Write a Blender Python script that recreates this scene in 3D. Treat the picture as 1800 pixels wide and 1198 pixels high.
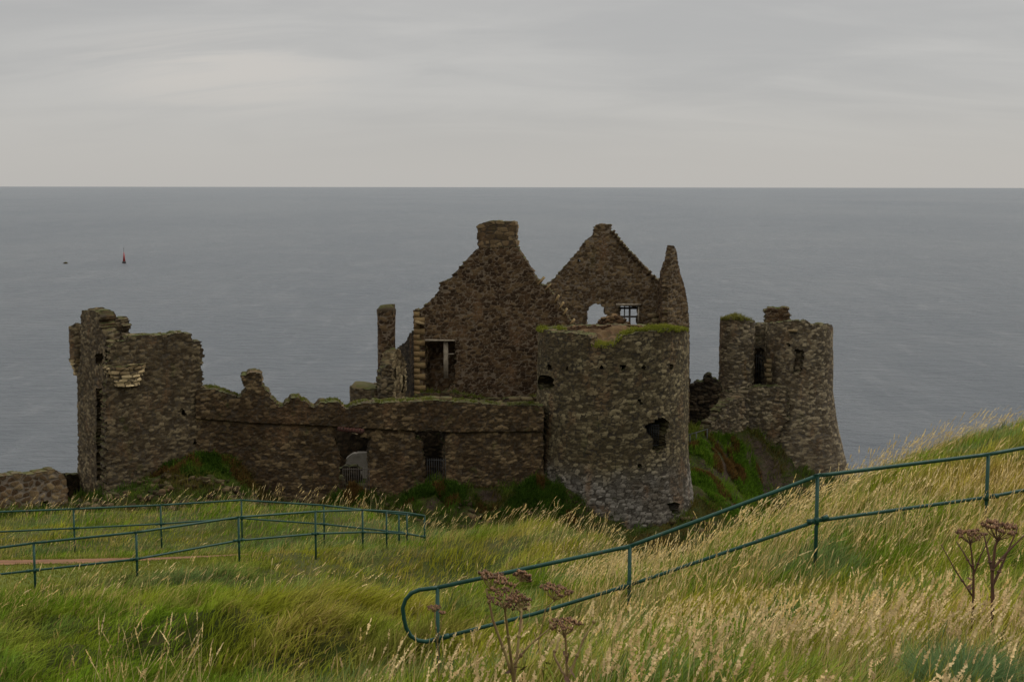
import bpy, math, random
import numpy as np
from math import radians as R
random.seed(7); rng = np.random.default_rng(11)
for o in list(bpy.data.objects): bpy.data.objects.remove(o)
scene = bpy.context.scene
COL = scene.collection

# ------------------------------------------------------------------ camera
ZC = 45.0; F = 2400.0; HOR = 328.5
PITCH = math.atan((599 - HOR) / F)
cam = bpy.data.cameras.new("camera"); co = bpy.data.objects.new("camera", cam); COL.objects.link(co)
co.location = (0, 0, ZC); co.rotation_euler = (math.pi/2 - PITCH, R(-0.08), 0)
cam.lens = 48.0; cam.sensor_width = 36.0; cam.clip_start = 0.1; cam.clip_end = 400000
scene.camera = co

# ------------------------------------------------------------------ sky, sun, exposure
SUN_EL, SUN_AZ = 42.0, 62.0          # azimuth clockwise from +Y
w = bpy.data.worlds.new("World"); scene.world = w; w.use_nodes = True
nt = w.node_tree; nt.nodes.clear()
def N(nt, t, **k):
    n = nt.nodes.new(t)
    for a, b in k.items(): setattr(n, a, b)
    return n
def math_node(nt, op, a, b=None, clamp=False):
    n = N(nt, 'ShaderNodeMath', operation=op); n.use_clamp = clamp
    for i, v in enumerate((a, b)):
        if v is None: continue
        if isinstance(v, (int, float)): n.inputs[i].default_value = v
        else: nt.links.new(v, n.inputs[i])
    return n.outputs[0]
def mixc(nt, fac, a, b, bt='MIX'):
    n = N(nt, 'ShaderNodeMix', data_type='RGBA', blend_type=bt)
    for i, v in ((0, fac), (6, a), (7, b)):
        if isinstance(v, (int, float)): n.inputs[i].default_value = v
        elif isinstance(v, tuple): n.inputs[i].default_value = (*v[:3], 1)
        else: nt.links.new(v, n.inputs[i])
    return n.outputs[2]
def maprange(nt, v, a, b, c=0., d=1., smooth=True):
    n = N(nt, 'ShaderNodeMapRange'); n.interpolation_type = 'SMOOTHSTEP' if smooth else 'LINEAR'
    nt.links.new(v, n.inputs[0])
    for i, x in enumerate((a, b, c, d)): n.inputs[i+1].default_value = x
    return n.outputs[0]
def noise(nt, vec, scale, detail=4, rough=.55, dist=0.):
    n = N(nt, 'ShaderNodeTexNoise'); n.inputs['Scale'].default_value = scale
    n.inputs['Detail'].default_value = detail; n.inputs['Roughness'].default_value = rough
    n.inputs['Distortion'].default_value = dist
    if vec is not None: nt.links.new(vec, n.inputs['Vector'])
    return n.outputs['Fac']
def mapping(nt, vec, scale=(1, 1, 1), loc=(0, 0, 0)):
    n = N(nt, 'ShaderNodeMapping'); n.inputs['Scale'].default_value = scale; n.inputs['Location'].default_value = loc
    nt.links.new(vec, n.inputs['Vector']); return n.outputs[0]

tc = N(nt, 'ShaderNodeTexCoord'); g = tc.outputs['Generated']
sky = N(nt, 'ShaderNodeTexSky', sky_type='NISHITA'); sky.sun_disc = False
sky.sun_elevation = R(SUN_EL); sky.sun_rotation = R(SUN_AZ)
sep = N(nt, 'ShaderNodeSeparateXYZ'); nt.links.new(g, sep.inputs[0])
dz = math_node(nt, 'MAXIMUM', sep.outputs[2], 0.0)
den = math_node(nt, 'ADD', dz, 0.30)
cmb = N(nt, 'ShaderNodeCombineXYZ')
nt.links.new(math_node(nt, 'DIVIDE', sep.outputs[0], den), cmb.inputs[0])
nt.links.new(math_node(nt, 'DIVIDE', sep.outputs[1], den), cmb.inputs[1])
cv = cmb.outputs[0]
n1 = noise(nt, mapping(nt, cv, (0.75, 1.5, 1), (3.1, 1.7, 0)), 1.3, 3, .45, .5)
n2 = noise(nt, mapping(nt, cv, (1.3, 4.2, 1), (9.1, 4.7, 2)), 1.6, 6, .58, .6)
nn = math_node(nt, 'ADD', math_node(nt, 'MULTIPLY', n1, .6), math_node(nt, 'MULTIPLY', n2, .4))
lum = maprange(nt, nn, .38, .62, 0, 1)
fadeh = maprange(nt, dz, 0.0, 0.085, 0, 1)
cloud = mixc(nt, lum, (4.50, 4.46, 4.40), (5.30, 5.20, 5.04))
# the thinner, brighter part of the cloud deck high on the left
dx_ = math_node(nt, 'SUBTRACT', sep.outputs[0], -.205); dz_n = math_node(nt, 'SUBTRACT', sep.outputs[2], .080)
q_ = math_node(nt, 'ADD', math_node(nt, 'MULTIPLY', math_node(nt, 'MULTIPLY', dx_, dx_), 90.), math_node(nt, 'MULTIPLY', math_node(nt, 'MULTIPLY', dz_n, dz_n), 900.))
gl = math_node(nt, 'MULTIPLY', maprange(nt, q_, 1.2, 0., 0, 1), maprange(nt, n2, .40, .60, .1, .8))
cloud = mixc(nt, gl, cloud, (6.0, 5.7, 5.35))
cloud = mixc(nt, fadeh, (5.0, 4.85, 4.62), cloud)
zen = maprange(nt, dz, 0.12, 0.9, 1.0, 3.2)
vm = N(nt, 'ShaderNodeVectorMath', operation='SCALE'); nt.links.new(cloud, vm.inputs[0]); nt.links.new(zen, vm.inputs['Scale'])
col = mixc(nt, 0.95, sky.outputs[0], vm.outputs[0])
bg = N(nt, 'ShaderNodeBackground'); nt.links.new(col, bg.inputs[0]); bg.inputs[1].default_value = 0.1
wo = N(nt, 'ShaderNodeOutputWorld'); nt.links.new(bg.outputs[0], wo.inputs[0])

sun = bpy.data.lights.new("sun", 'SUN'); sun.energy = 1.5; sun.angle = R(14); sun.color = (1, .94, .84)
so = bpy.data.objects.new("sun", sun); COL.objects.link(so)
so.rotation_euler = (R(90 - SUN_EL), 0, R(180 - SUN_AZ))
scene.view_settings.view_transform = 'Standard'; scene.view_settings.look = 'None'
scene.view_settings.exposure = 0.0; scene.view_settings.gamma = 1.0

# ------------------------------------------------------------------ pixel -> place (used to survey real positions)
cp, sp = math.cos(PITCH), math.sin(PITCH)
def ray(px, py):
    a = (px - 900) / F; b = (599 - py) / F
    return np.array([a, cp + b*sp, -sp + b*cp])
def at(px, py, Y):
    d = ray(px, py); s = Y / d[1]
    return np.array([d[0]*s, Y, ZC + d[2]*s])
def atxy(px, Y, py=700): return at(px, py, Y)[:2]

# ------------------------------------------------------------------ numpy noise
def hsh(ix, iy, iz, seed=0):
    with np.errstate(over='ignore'):
        h = (ix.astype(np.int64)*73856093) ^ (iy.astype(np.int64)*19349663) ^ (iz.astype(np.int64)*83492791) ^ (seed*2654435761)
        h = h & 0xffffffff
        h = ((h ^ (h >> 16))*0x45d9f3b) & 0xffffffff
        h = ((h ^ (h >> 16))*0x45d9f3b) & 0xffffffff
        h = h ^ (h >> 16)
    return (h & 0xffffff) / float(0x1000000)
def vn(x, y, z=None, seed=0):
    x = np.asarray(x, float); y = np.asarray(y, float)
    z = np.zeros_like(x) if z is None else np.asarray(z, float)
    x, y, z = np.broadcast_arrays(x, y, z)
    ix, iy, iz = np.floor(x), np.floor(y), np.floor(z)
    fx, fy, fz = x-ix, y-iy, z-iz
    fx, fy, fz = [f*f*(3-2*f) for f in (fx, fy, fz)]
    r = 0
    for a in (0, 1):
        for b in (0, 1):
            for c in (0, 1):
                r = r + hsh(ix+a, iy+b, iz+c, seed)*(fx if a else 1-fx)*(fy if b else 1-fy)*(fz if c else 1-fz)
    return r
def fbm(x, y, z=None, seed=0, o=4):
    r = 0; a = .5; s = 0
    for i in range(o):
        r = r + a*vn(np.asarray(x)*2**i + 17.3*i, np.asarray(y)*2**i + 9.1*i, None if z is None else np.asarray(z)*2**i, seed+i); s += a; a *= .5
    return r/s
def sstep(x, a, b):
    t = np.clip((x-a)/(b-a), 0, 1); return t*t*(3-2*t)
def voro(U, V, W, cell, seed=0, jit=.80):
    """rubble cells: returns F1, F2, id hash, centre u, centre v"""
    sh = U.shape; x = (U/cell[0]).ravel(); y = (V/cell[1]).ravel(); z = (W/cell[2]).ravel()
    iy = np.floor(y); iz = np.floor(z)
    F1 = np.full(x.shape, 9.); F2 = np.full(x.shape, 9.); ID = np.zeros(x.shape); CU = np.zeros(x.shape); CV = np.zeros(x.shape)
    for b in (-1, 0, 1):
        yy = iy+b
        off = (np.mod(yy, 2))*.5
        ixb = np.floor(x - off)
        for a in (-1, 0, 1):
            xx = ixb+a
            for c in (-1, 0, 1):
                zz = iz+c
                px = xx+off+.5+(hsh(xx, yy, zz, seed+1)-.5)*jit
                py = yy+.5+(hsh(xx, yy, zz, seed+2)-.5)*jit
                pz = zz+.5+(hsh(xx, yy, zz, seed+3)-.5)*jit
                dx = abs(x-px); dy = abs(y-py); dzz = abs(z-pz)
                d = (dx**3.2+dy**3.2+dzz**3.2)**(1/3.2)
                cl = d < F1
                F2 = np.where(cl, F1, np.minimum(F2, d))
                ID = np.where(cl, hsh(xx, yy, zz, seed+4), ID)
                CU = np.where(cl, px*cell[0], CU); CV = np.where(cl, py*cell[1], CV)
                F1 = np.where(cl, d, F1)
    return [a.reshape(sh) for a in (F1, F2, ID, CU, CV)]
def inpoly(x, y, poly):
    P = np.asarray(poly, float); r = np.zeros(x.shape, bool)
    for i in range(len(P)):
        x0, y0 = P[i]; x1, y1 = P[i-1]
        if y0 == y1: continue
        c = ((y0 > y) != (y1 > y)) & (x < (x1-x0)*(y-y0)/(y1-y0)+x0)
        r ^= c
    return r

# ------------------------------------------------------------------ object helpers
def link(o, parent=None):
    COL.objects.link(o)
    if parent: o.parent = parent
    return o
def tag(o, label=None, cat=None, group=None, kind=None):
    if label: o['label'] = label
    if cat: o['category'] = cat
    if group: o['group'] = group
    if kind: o['kind'] = kind
    return o
def thing(name, loc, label, cat, group=None):
    o = bpy.data.objects.new(name, None); o.location = loc; o.empty_display_size = .5; link(o)
    return tag(o, label, cat, group)
def mesh_obj(name, V, Fq, mat, parent=None, T=None, attrs=None, smooth=False, col=None):
    """V (n,3) world coordinates; Fq (m,4) quads; T (k,3) triangles"""
    me = bpy.data.meshes.new(name)
    V = np.asarray(V, np.float32)
    org = np.array(parent.matrix_basis.translation if parent else (0, 0, 0), np.float32)
    pp = parent
    while pp is not None and pp.parent is not None:
        pp = pp.parent; org = org + np.array(pp.matrix_basis.translation, np.float32)
    V = V - org
    nq = 0 if Fq is None else len(Fq); nt_ = 0 if T is None else len(T)
    me.vertices.add(len(V)); me.vertices.foreach_set('co', V.ravel())
    li = np.concatenate([np.asarray(a, np.int32).ravel() for a in (Fq, T) if a is not None and len(a)])
    me.loops.add(len(li)); me.loops.foreach_set('vertex_index', li)
    st = np.concatenate([np.arange(nq)*4, nq*4+np.arange(nt_)*3]).astype(np.int32)
    me.polygons.add(nq+nt_); me.polygons.foreach_set('loop_start', st)
    if smooth: me.polygons.foreach_set('use_smooth', np.ones(nq+nt_, bool))
    me.update(calc_edges=True)
    for k, a in (attrs or {}).items():
        at_ = me.attributes.new(k, 'FLOAT', 'POINT'); at_.data.foreach_set('value', np.asarray(a, np.float32))
    if col is not None:
        at_ = me.attributes.new('tint', 'FLOAT_COLOR', 'POINT')
        c4 = np.ones((len(V), 4), np.float32); c4[:, :3] = col; at_.data.foreach_set('color', c4.ravel())
    me.materials.append(mat)
    o = bpy.data.objects.new(name, me); link(o, parent)
    return o
class MB:
    def __init__(s): s.v = []; s.q = []; s.t = []; s.n = 0
    def add(s, V, Q=None, T=None):
        V = np.asarray(V, float); s.v.append(V)
        if Q is not None: s.q += [[i+s.n for i in f] for f in Q]
        if T is not None: s.t += [[i+s.n for i in f] for f in T]
        s.n += len(V)
    def box(s, c, sz, rz=0, tilt=0, jit=0):
        c = np.asarray(c, float); V = np.array([[x, y, z] for x in (-.5, .5) for y in (-.5, .5) for z in (-.5, .5)])*np.asarray(sz)
        if jit: V = V + rng.uniform(-jit, jit, V.shape)
        if tilt: V = V @ np.array([[math.cos(tilt), 0, math.sin(tilt)], [0, 1, 0], [-math.sin(tilt), 0, math.cos(tilt)]])
        if rz: V = V @ np.array([[math.cos(rz), math.sin(rz), 0], [-math.sin(rz), math.cos(rz), 0], [0, 0, 1]])
        s.add(V+c, [[0, 1, 3, 2], [4, 6, 7, 5], [0, 4, 5, 1], [2, 3, 7, 6], [0, 2, 6, 4], [1, 5, 7, 3]])
    def tube(s, pts, r, n=8, cap=True):
        P = np.asarray(pts, float); m = len(P); rr = np.broadcast_to(r, (m,))
        V = []
        up0 = np.array([0, 0, 1.])
        prev = None
        for i in range(m):
            d = P[min(i+1, m-1)]-P[max(i-1, 0)]; d /= np.linalg.norm(d)+1e-9
            a = np.cross(d, up0 if abs(d[2]) < .95 else np.array([1., 0, 0])) if prev is None else prev-d*np.dot(prev, d)
            a /= np.linalg.norm(a)+1e-9; prev = a; b = np.cross(d, a)
            for k in range(n):
                t = 2*math.pi*k/n; V.append(P[i]+rr[i]*(a*math.cos(t)+b*math.sin(t)))
        Q = [[i*n+k, i*n+(k+1) % n, (i+1)*n+(k+1) % n, (i+1)*n+k] for i in range(m-1) for k in range(n)]
        T = []
        if cap:
            V.append(P[0]); V.append(P[-1])
            for k in range(n):
                T.append([m*n, (k+1) % n, k]); T.append([m*n+1, (m-1)*n+k, (m-1)*n+(k+1) % n])
        s.add(V, Q, T)
    def build(s, name, mat, parent=None, smooth=False):
        return mesh_obj(name, np.concatenate(s.v), s.q if s.q else None, mat, parent, T=s.t if s.t else None, smooth=smooth)

# ------------------------------------------------------------------ materials
def mat(name):
    m = bpy.data.materials.new(name); m.use_nodes = True; nt = m.node_tree
    b = nt.nodes['Principled BSDF']; return m, nt, b
def bump(nt, b, h, dist=.02, strength=1.):
    n = N(nt, 'ShaderNodeBump'); n.inputs['Distance'].default_value = dist; n.inputs['Strength'].default_value = strength
    nt.links.new(h, n.inputs['Height']); nt.links.new(n.outputs[0], b.inputs['Normal'])
def stone_mat(name, c1, c2, c3, mortar, moss=.25, mortar_amt=1., lichen=.3, bright=1.0, stain=.5, thr=.5, top=.9, low=None):
    k_ = (.84, .755, .545) if name in ('stone_brown_grey', 'stone_olive_grey', 'stone_warm_grey') else (.86, .735, .48)
    c1, c2, c3 = [(c[0]*k_[0], c[1]*k_[1], c[2]*k_[2]) for c in (c1, c2, c3)]
    mortar = tuple(x*.78 for x in mortar)
    m, nt, b = mat(name)
    pos = N(nt, 'ShaderNodeNewGeometry').outputs['Position']; nrm = N(nt, 'ShaderNodeNewGeometry').outputs['Normal']
    sr = N(nt, 'ShaderNodeAttribute', attribute_name='srand').outputs['Fac']
    mo = N(nt, 'ShaderNodeAttribute', attribute_name='mortar').outputs['Fac']
    ramp = N(nt, 'ShaderNodeValToRGB'); e = ramp.color_ramp.elements
    e[0].position = .08; e[0].color = (*[x*.72 for x in c1], 1); e[1].position = .95; e[1].color = (*[x*1.25 for x in c3], 1)
    x = ramp.color_ramp.elements.new(.5); x.color = (*[x_*1.08 for x_ in c2], 1)
    fine = noise(nt, pos, 9., 5, .65)
    srn = math_node(nt, 'ADD', math_node(nt, 'MULTIPLY', math_node(nt, 'POWER', sr, 1.35), .98), math_node(nt, 'MULTIPLY', math_node(nt, 'SUBTRACT', fine, .5), .7), True)
    nt.links.new(srn, ramp.inputs[0])
    c = ramp.outputs[0]
    if low is not None:
        pz = N(nt, 'ShaderNodeSeparateXYZ'); nt.links.new(pos, pz.inputs[0])
        lf = maprange(nt, math_node(nt, 'ADD', pz.outputs[2], math_node(nt, 'MULTIPLY', noise(nt, pos, .6, 4, .6), 3.)), low+2.4, low+.6, 0, 1)
        rl = N(nt, 'ShaderNodeValToRGB'); el = rl.color_ramp.elements; el[0].position = .1; el[0].color = (.065, .058, .047, 1); el[1].position = .9; el[1].color = (.20, .18, .15, 1); nt.links.new(srn, rl.inputs[0])
        c = mixc(nt, lf, c, rl.outputs[0])
    big = noise(nt, pos, .35, 4, .6)
    c = mixc(nt, maprange(nt, big, .40, .64, 0, stain), c, (c1[0]*.62, c1[1]*.56, c1[2]*.5))       # damp, soot-stained areas
    big2 = noise(nt, mapping(nt, pos, (1, 1, .45), (7, 3, 1)), .9, 4, .6)
    c = mixc(nt, maprange(nt, big2, .52, .72, 0, .55), c, (.15, .085, .042))                    # rusty ochre weathering
    li = noise(nt, pos, 4.5, 6, .75)
    c = mixc(nt, maprange(nt, li, .56, .70, 0, lichen), c, (.27, .25, .19))
    c = mixc(nt, math_node(nt, 'MULTIPLY', maprange(nt, mo, thr, min(1., thr+.5), 0, 1), mortar_amt), c, mortar)
    # moss on upward faces and in patches
    sz = N(nt, 'ShaderNodeSeparateXYZ'); nt.links.new(nrm, sz.inputs[0])
    up = maprange(nt, sz.outputs[2], .45, .9, 0, 1)
    mp = noise(nt, mapping(nt, pos, (1, 1, .7)), 1.1, 5, .65)
    mf = math_node(nt, 'ADD', math_node(nt, 'MULTIPLY', up, maprange(nt, mp, .35, .6, 0, top)), maprange(nt, mp, .60, .70, 0, moss), True)
    c = mixc(nt, mf, c, (.060, .066, .018))
    nt.links.new(c, b.inputs['Base Color']); b.inputs['Roughness'].default_value = .93
    b.inputs['Specular IOR Level'].default_value = .15
    bump(nt, b, noise(nt, pos, 14., 4, .7), .05, .8)
    return m
M = {}
M['gate'] = stone_mat('stone_brown_grey', (.075, .060, .046), (.125, .103, .078), (.20, .172, .135), (.085, .070, .052), .35, .75, .3)
M['curtain'] = stone_mat('stone_dark_brown', (.058, .044, .032), (.098, .076, .056), (.17, .14, .11), (.062, .049, .036), .5, .7, .25, stain=.75)
M['drum'] = stone_mat('stone_olive_grey', (.080, .069, .049), (.135, .119, .088), (.21, .19, .145), (.040, .033, .024), .22, .9, .3, stain=.65, low=ZC-16.4)
M['gable'] = stone_mat('stone_basalt_pale_mortar', (.044, .030, .022), (.075, .052, .038), (.12, .092, .068), (.19, .145, .098), .1, .85, .18, stain=.5, thr=.55)
M['gableb'] = stone_mat('stone_basalt_lime_mortar', (.075, .056, .042), (.118, .092, .070), (.18, .148, .115), (.215, .175, .13), .15, .7, .25, thr=.5)
M['ne'] = stone_mat('stone_warm_grey', (.090, .076, .062), (.15, .13, .108), (.25, .225, .19), (.085, .072, .058), .18, .75, .35)
M['pale'] = stone_mat('dressed_sandstone', (.34, .27, .19), (.46, .39, .29), (.56, .49, .38), (.10, .08, .055), .12, .8, .2, stain=.3)
M['corbel'] = stone_mat('dressed_pale_corbel', (.40, .34, .27), (.52, .46, .38), (.62, .56, .48), (.07, .055, .04), .12, .9, .2, stain=.25)
M['ruin'] = stone_mat('stone_pale_render', (.17, .145, .115), (.25, .22, .18), (.34, .31, .26), (.12, .10, .08), .15, .5, .3, stain=.4)
M['inner'] = stone_mat('reddish_rubble', (.075, .048, .034), (.115, .075, .052), (.18, .13, .095), (.10, .075, .055), .1, .5, .2, top=.15)
M['lowwall'] = stone_mat('mortared_boundary_stone', (.085, .060, .045), (.13, .10, .078), (.20, .165, .13), (.20, .165, .125), .1, .8, .2, thr=.4)
M['black'] = stone_mat('stone_near_black', (.022, .018, .015), (.036, .030, .025), (.055, .046, .04), (.02, .017, .014), .2, .6, .1)  # near-black stone; shade behind the openings is put into its colour
M['rubble'] = stone_mat('fallen_stone', (.042, .033, .025), (.07, .056, .042), (.12, .098, .077), (.05, .04, .03), .3, .5, .2, top=.5)
M['rock'] = stone_mat('dark_cliff_rock', (.040, .031, .024), (.070, .056, .042), (.11, .09, .07), (.03, .025, .02), .5, .6, .2)
def plain(name, c, rough=.8, c2=None, scale=6., metal=0., bmp=.0, spec=.3):
    m, nt, b = mat(name); pos = N(nt, 'ShaderNodeNewGeometry').outputs['Position']
    n = noise(nt, pos, scale, 5, .6)
    cc = mixc(nt, maprange(nt, n, .35, .68), c, c2 if c2 else tuple(x*.6 for x in c))
    nt.links.new(cc, b.inputs['Base Color']); b.inputs['Roughness'].default_value = rough; b.inputs['Metallic'].default_value = metal
    b.inputs['Specular IOR Level'].default_value = spec
    if bmp: bump(nt, b, noise(nt, pos, scale*4, 4, .6), bmp)
    return m
M['iron'] = plain('dark_iron', (.03, .03, .03), .6)
M['frame'] = plain('weathered_frame', (.09, .075, .06), .8)
M['lintel'] = plain('old_lintel', (.30, .25, .18), .9, (.16, .13, .09), 3, bmp=.02)
M['brick'] = plain('red_brick_patch', (.075, .026, .017), .9, (.045, .024, .017), 5, bmp=.02)
M['buoyred'] = plain('red_paint', (.34, .035, .03), .6, (.22, .03, .025), 1)
M['buoydark'] = plain('dark_paint', (.03, .022, .022), .6)
M['white'] = plain('white_paint', (.6, .6, .58), .6)
# fence paint: dark green, chipped and weathered
m, nt, b = mat('green_rail_paint'); pos = N(nt, 'ShaderNodeNewGeometry').outputs['Position']
c = mixc(nt, maprange(nt, noise(nt, pos, 5, 5, .6), .35, .7), (.008, .040, .026), (.014, .055, .038))
c = mixc(nt, maprange(nt, noise(nt, pos, 26, 4, .7), .66, .72), c, (.20, .19, .16))
c = mixc(nt, maprange(nt, noise(nt, pos, 9, 5, .7), .63, .70, 0, .8), c, (.075, .045, .028))
nt.links.new(c, b.inputs['Base Color']); b.inputs['Roughness'].default_value = .42; b.inputs['Specular IOR Level'].default_value = .2
bump(nt, b, noise(nt, pos, 60, 3, .6), .002); M['rail'] = m
def blade_mat(name, trans=.38, rough=.85):
    m, nt, b = mat(name); at_ = N(nt, 'ShaderNodeAttribute', attribute_name='tint')
    out = nt.nodes['Material Output']
    nt.links.new(at_.outputs['Color'], b.inputs['Base Color']); b.inputs['Roughness'].default_value = rough; b.inputs['Specular IOR Level'].default_value = .06
    tr = N(nt, 'ShaderNodeBsdfTranslucent'); nt.links.new(at_.outputs['Color'], tr.inputs[0])
    mx = N(nt, 'ShaderNodeMixShader'); mx.inputs[0].default_value = trans
    nt.links.new(b.outputs[0], mx.inputs[1]); nt.links.new(tr.outputs[0], mx.inputs[2]); nt.links.new(mx.outputs[0], out.inputs[0])
    return m
M['blade'] = blade_mat('grass_blades'); M['dry'] = blade_mat('dry_stalks', .2, .7)

# ------------------------------------------------------------------ masonry builder
def map_plane(A, B):
    A = np.asarray(A, float); B = np.asarray(B, float); d = (B-A)/np.linalg.norm(B-A); n = np.array([-d[1], d[0]])
    if n[1] < 0 and abs(d[0]) > .05: n = -n
    return lambda u, v, w: np.stack([A[0]+d[0]*u+n[0]*w, A[1]+d[1]*u+n[1]*w, v], -1)
def plane_uv(A, B, pts):
    """survey pixels onto the vertical plane through plan points A, B"""
    A = np.asarray(A, float); B = np.asarray(B, float); d = (B-A)/np.linalg.norm(B-A); out = []
    for px, py in pts:
        r = ray(px, py); # s*r.xy = A + u d
        Mx = np.array([[r[0], -d[0]], [r[1], -d[1]]]); s, u = np.linalg.solve(Mx, A)
        out.append((u, ZC+r[2]*s))
    return out
def masonry(name, parent, mt, ub, vb, T, mapf, inside, cell=(.31, .18, .34), c=.05, extra=None, periodic=False, rag=.65, relief=.036, seed=0, smooth=True, side_step=.16):
    (u0, u1), (v0, v1) = ub, vb
    nu = max(2, int(round((u1-u0)/c))); nv = max(2, int(round((v1-v0)/c)))
    uu = np.linspace(u0, u1, nu+1); vv = np.linspace(v0, v1, nv+1)
    cu = (uu[:-1]+uu[1:])/2; cvv = (vv[:-1]+vv[1:])/2
    CU_, CV_ = np.meshgrid(cu, cvv, indexing='ij')
    warp = lambda U, V: (U+.06*(vn(U*1.3, V*1.3, seed=seed+31)-.5), V+.07*(vn(U*.9, V*.9, seed=seed+37)-.5))
    wu, wv = warp(CU_, CV_)
    _, _, _, qu, qv = voro(wu, wv, np.zeros_like(wu), cell, seed)
    su = CU_+(qu-wu)*rag; sv = CV_+(qv-wv)*rag
    Mk = inside(su, sv)
    if not Mk.any(): raise Exception('empty masonry '+name)
    nU = nu if periodic else nu+1
    idx = lambda i, j: (i % nU if periodic else i)*(nv+1)+j
    I, J = np.nonzero(Mk)
    quads = np.stack([idx(I, J), idx(I+1, J), idx(I+1, J+1), idx(I, J+1)], 1)
    used = np.unique(quads); remap = -np.ones(nU*(nv+1), int); remap[used] = np.arange(len(used))
    ui = used//(nv+1); vi = used % (nv+1); U = uu[ui]; V = vv[vi]
    wU, wV = warp(U, V)
    F1, F2, ID, _, _ = voro(wU, wV, np.zeros_like(U), cell, seed)
    gap = F2-F1
    mort = 1-sstep(gap, .03, .20)
    rel = relief*(1.0*sstep(gap, .0, .16)+1.0*(ID-.5)) + .10*(fbm(U*.7, V*.7, seed=seed+5)-.5)
    ex = extra(U, V) if extra else 0.
    jx = (hsh(ui, vi, ui*0, seed+7)-.5)*c*.3; jy = (hsh(ui, vi, ui*0, seed+8)-.5)*c*.3
    front = mapf(U+jx, V+jy, -(rel+ex)); back = mapf(U+jx, V+jy, T+rel*.8)
    n = len(used); verts = [front, back]; sr = [ID, hsh(ui//5, vi//3, ui*0, 3)]; mo = [mort, mort]
    Q = [remap[quads], remap[quads][:, ::-1]+n]
    # edges between kept and missing cells
    Mp = np.zeros((nu+2, nv+2), bool); Mp[1:-1, 1:-1] = Mk
    if periodic: Mp[0, :] = Mp[-2, :]; Mp[-1, :] = Mp[1, :]
    ed = []
    for (di, dj, a, b_) in ((-1, 0, (0, 1), (0, 0)), (1, 0, (1, 0), (1, 1)), (0, -1, (0, 0), (1, 0)), (0, 1, (1, 1), (0, 1))):
        sel = Mk & ~Mp[1+di:1+di+nu, 1+dj:1+dj+nv]; i, j = np.nonzero(sel)
        ed.append(np.stack([idx(i+a[0], j+a[1]), idx(i+b_[0], j+b_[1])], 1))
    ed = remap[np.concatenate(ed)]
    bn = np.unique(ed); K = max(2, int(round(T/side_step)))
    bm_ = -np.ones(n, int); bm_[bn] = np.arange(len(bn)); base = 2*n
    lay = [np.asarray(bn)]
    for k in range(1, K):
        Wk = T*k/K+np.zeros(len(bn)); f1, f2, idd, _, _ = voro(wU[bn], wV[bn], Wk, cell, seed)
        e = (.5+.8*idd)*relief*1.4*sstep(f2-f1, 0, .3)
        nx = (vn(U[bn]*4, V[bn]*4, Wk*4, seed+11)-.5)*.10+(idd-.5)*.16*min(1, T); nz = (vn(U[bn]*4, V[bn]*4, Wk*4, seed+12)-.5)*.14+e*.6-.02
        verts.append(mapf(U[bn]+nx, V[bn]+nz, Wk)); sr.append(idd); mo.append(1-sstep(f2-f1, .03, .2))
        lay.append(base+np.arange(len(bn))); base += len(bn)
    lay.append(bn+n)
    for k in range(K):
        a = lay[k][bm_[ed[:, 0]]]; b_ = lay[k][bm_[ed[:, 1]]]; c_ = lay[k+1][bm_[ed[:, 1]]]; d_ = lay[k+1][bm_[ed[:, 0]]]
        Q.append(np.stack([a, b_, c_, d_], 1))
    o = mesh_obj(name, np.concatenate(verts), np.concatenate(Q), mt, parent, attrs={'srand': np.concatenate(sr), 'mortar': np.concatenate(mo)}, smooth=smooth)
    top = np.where(Mk.any(1), vv[1:][::-1][np.argmax(Mk[:, ::-1], axis=1)], np.nan)
    return o, dict(cu=cu, top=top, mapf=mapf, T=T)
def wall(name, parent, mt, A, B, poly, holes=(), T=1.0, **k):
    """A, B: (px, Y) ends of the wall; poly and holes: surveyed outline"""
    A = atxy(*A); B = atxy(*B)
    P = plane_uv(A, B, poly); H = [plane_uv(A, B, h) for h in holes]
    ub = (min(p[0] for p in P)-.2, max(p[0] for p in P)+.2); vb = (min(p[1] for p in P), max(p[1] for p in P)+.25)
    def inside(u, v):
        r = inpoly(u, v, P)
        for h in H: r &= ~inpoly(u, v, h)
        return r
    ex = k.pop('ledge', None)
    if ex is not None:
        L = plane_uv(A, B, ex[0]); lu = [p[0] for p in L]; lv = [p[1] for p in L]
        k['extra'] = lambda u, v: ex[1]*sstep(v-np.interp(u, lu, lv), -.02, .05)
    return masonry(name, parent, mt, ub, vb, T, map_plane(A, B), inside, **k)
def cyl_uv(cx, cy, rfun, pts):
    out = []
    for px, py in pts:
        d = ray(px, py); r0 = rfun(None)
        for it in range(4):
            a = d[0]**2+d[1]**2; b_ = -2*(d[0]*cx+d[1]*cy); c_ = cx*cx+cy*cy-r0*r0
            disc = b_*b_-4*a*c_; s = (-b_-math.sqrt(max(disc, 0)))/(2*a)
            z = ZC+d[2]*s; r0 = rfun(z)
        x, y = s*d[0]-cx, s*d[1]-cy
        out.append((math.atan2(x, -y), z))       # angle 0 faces the camera, grows to the right
    return out
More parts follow.
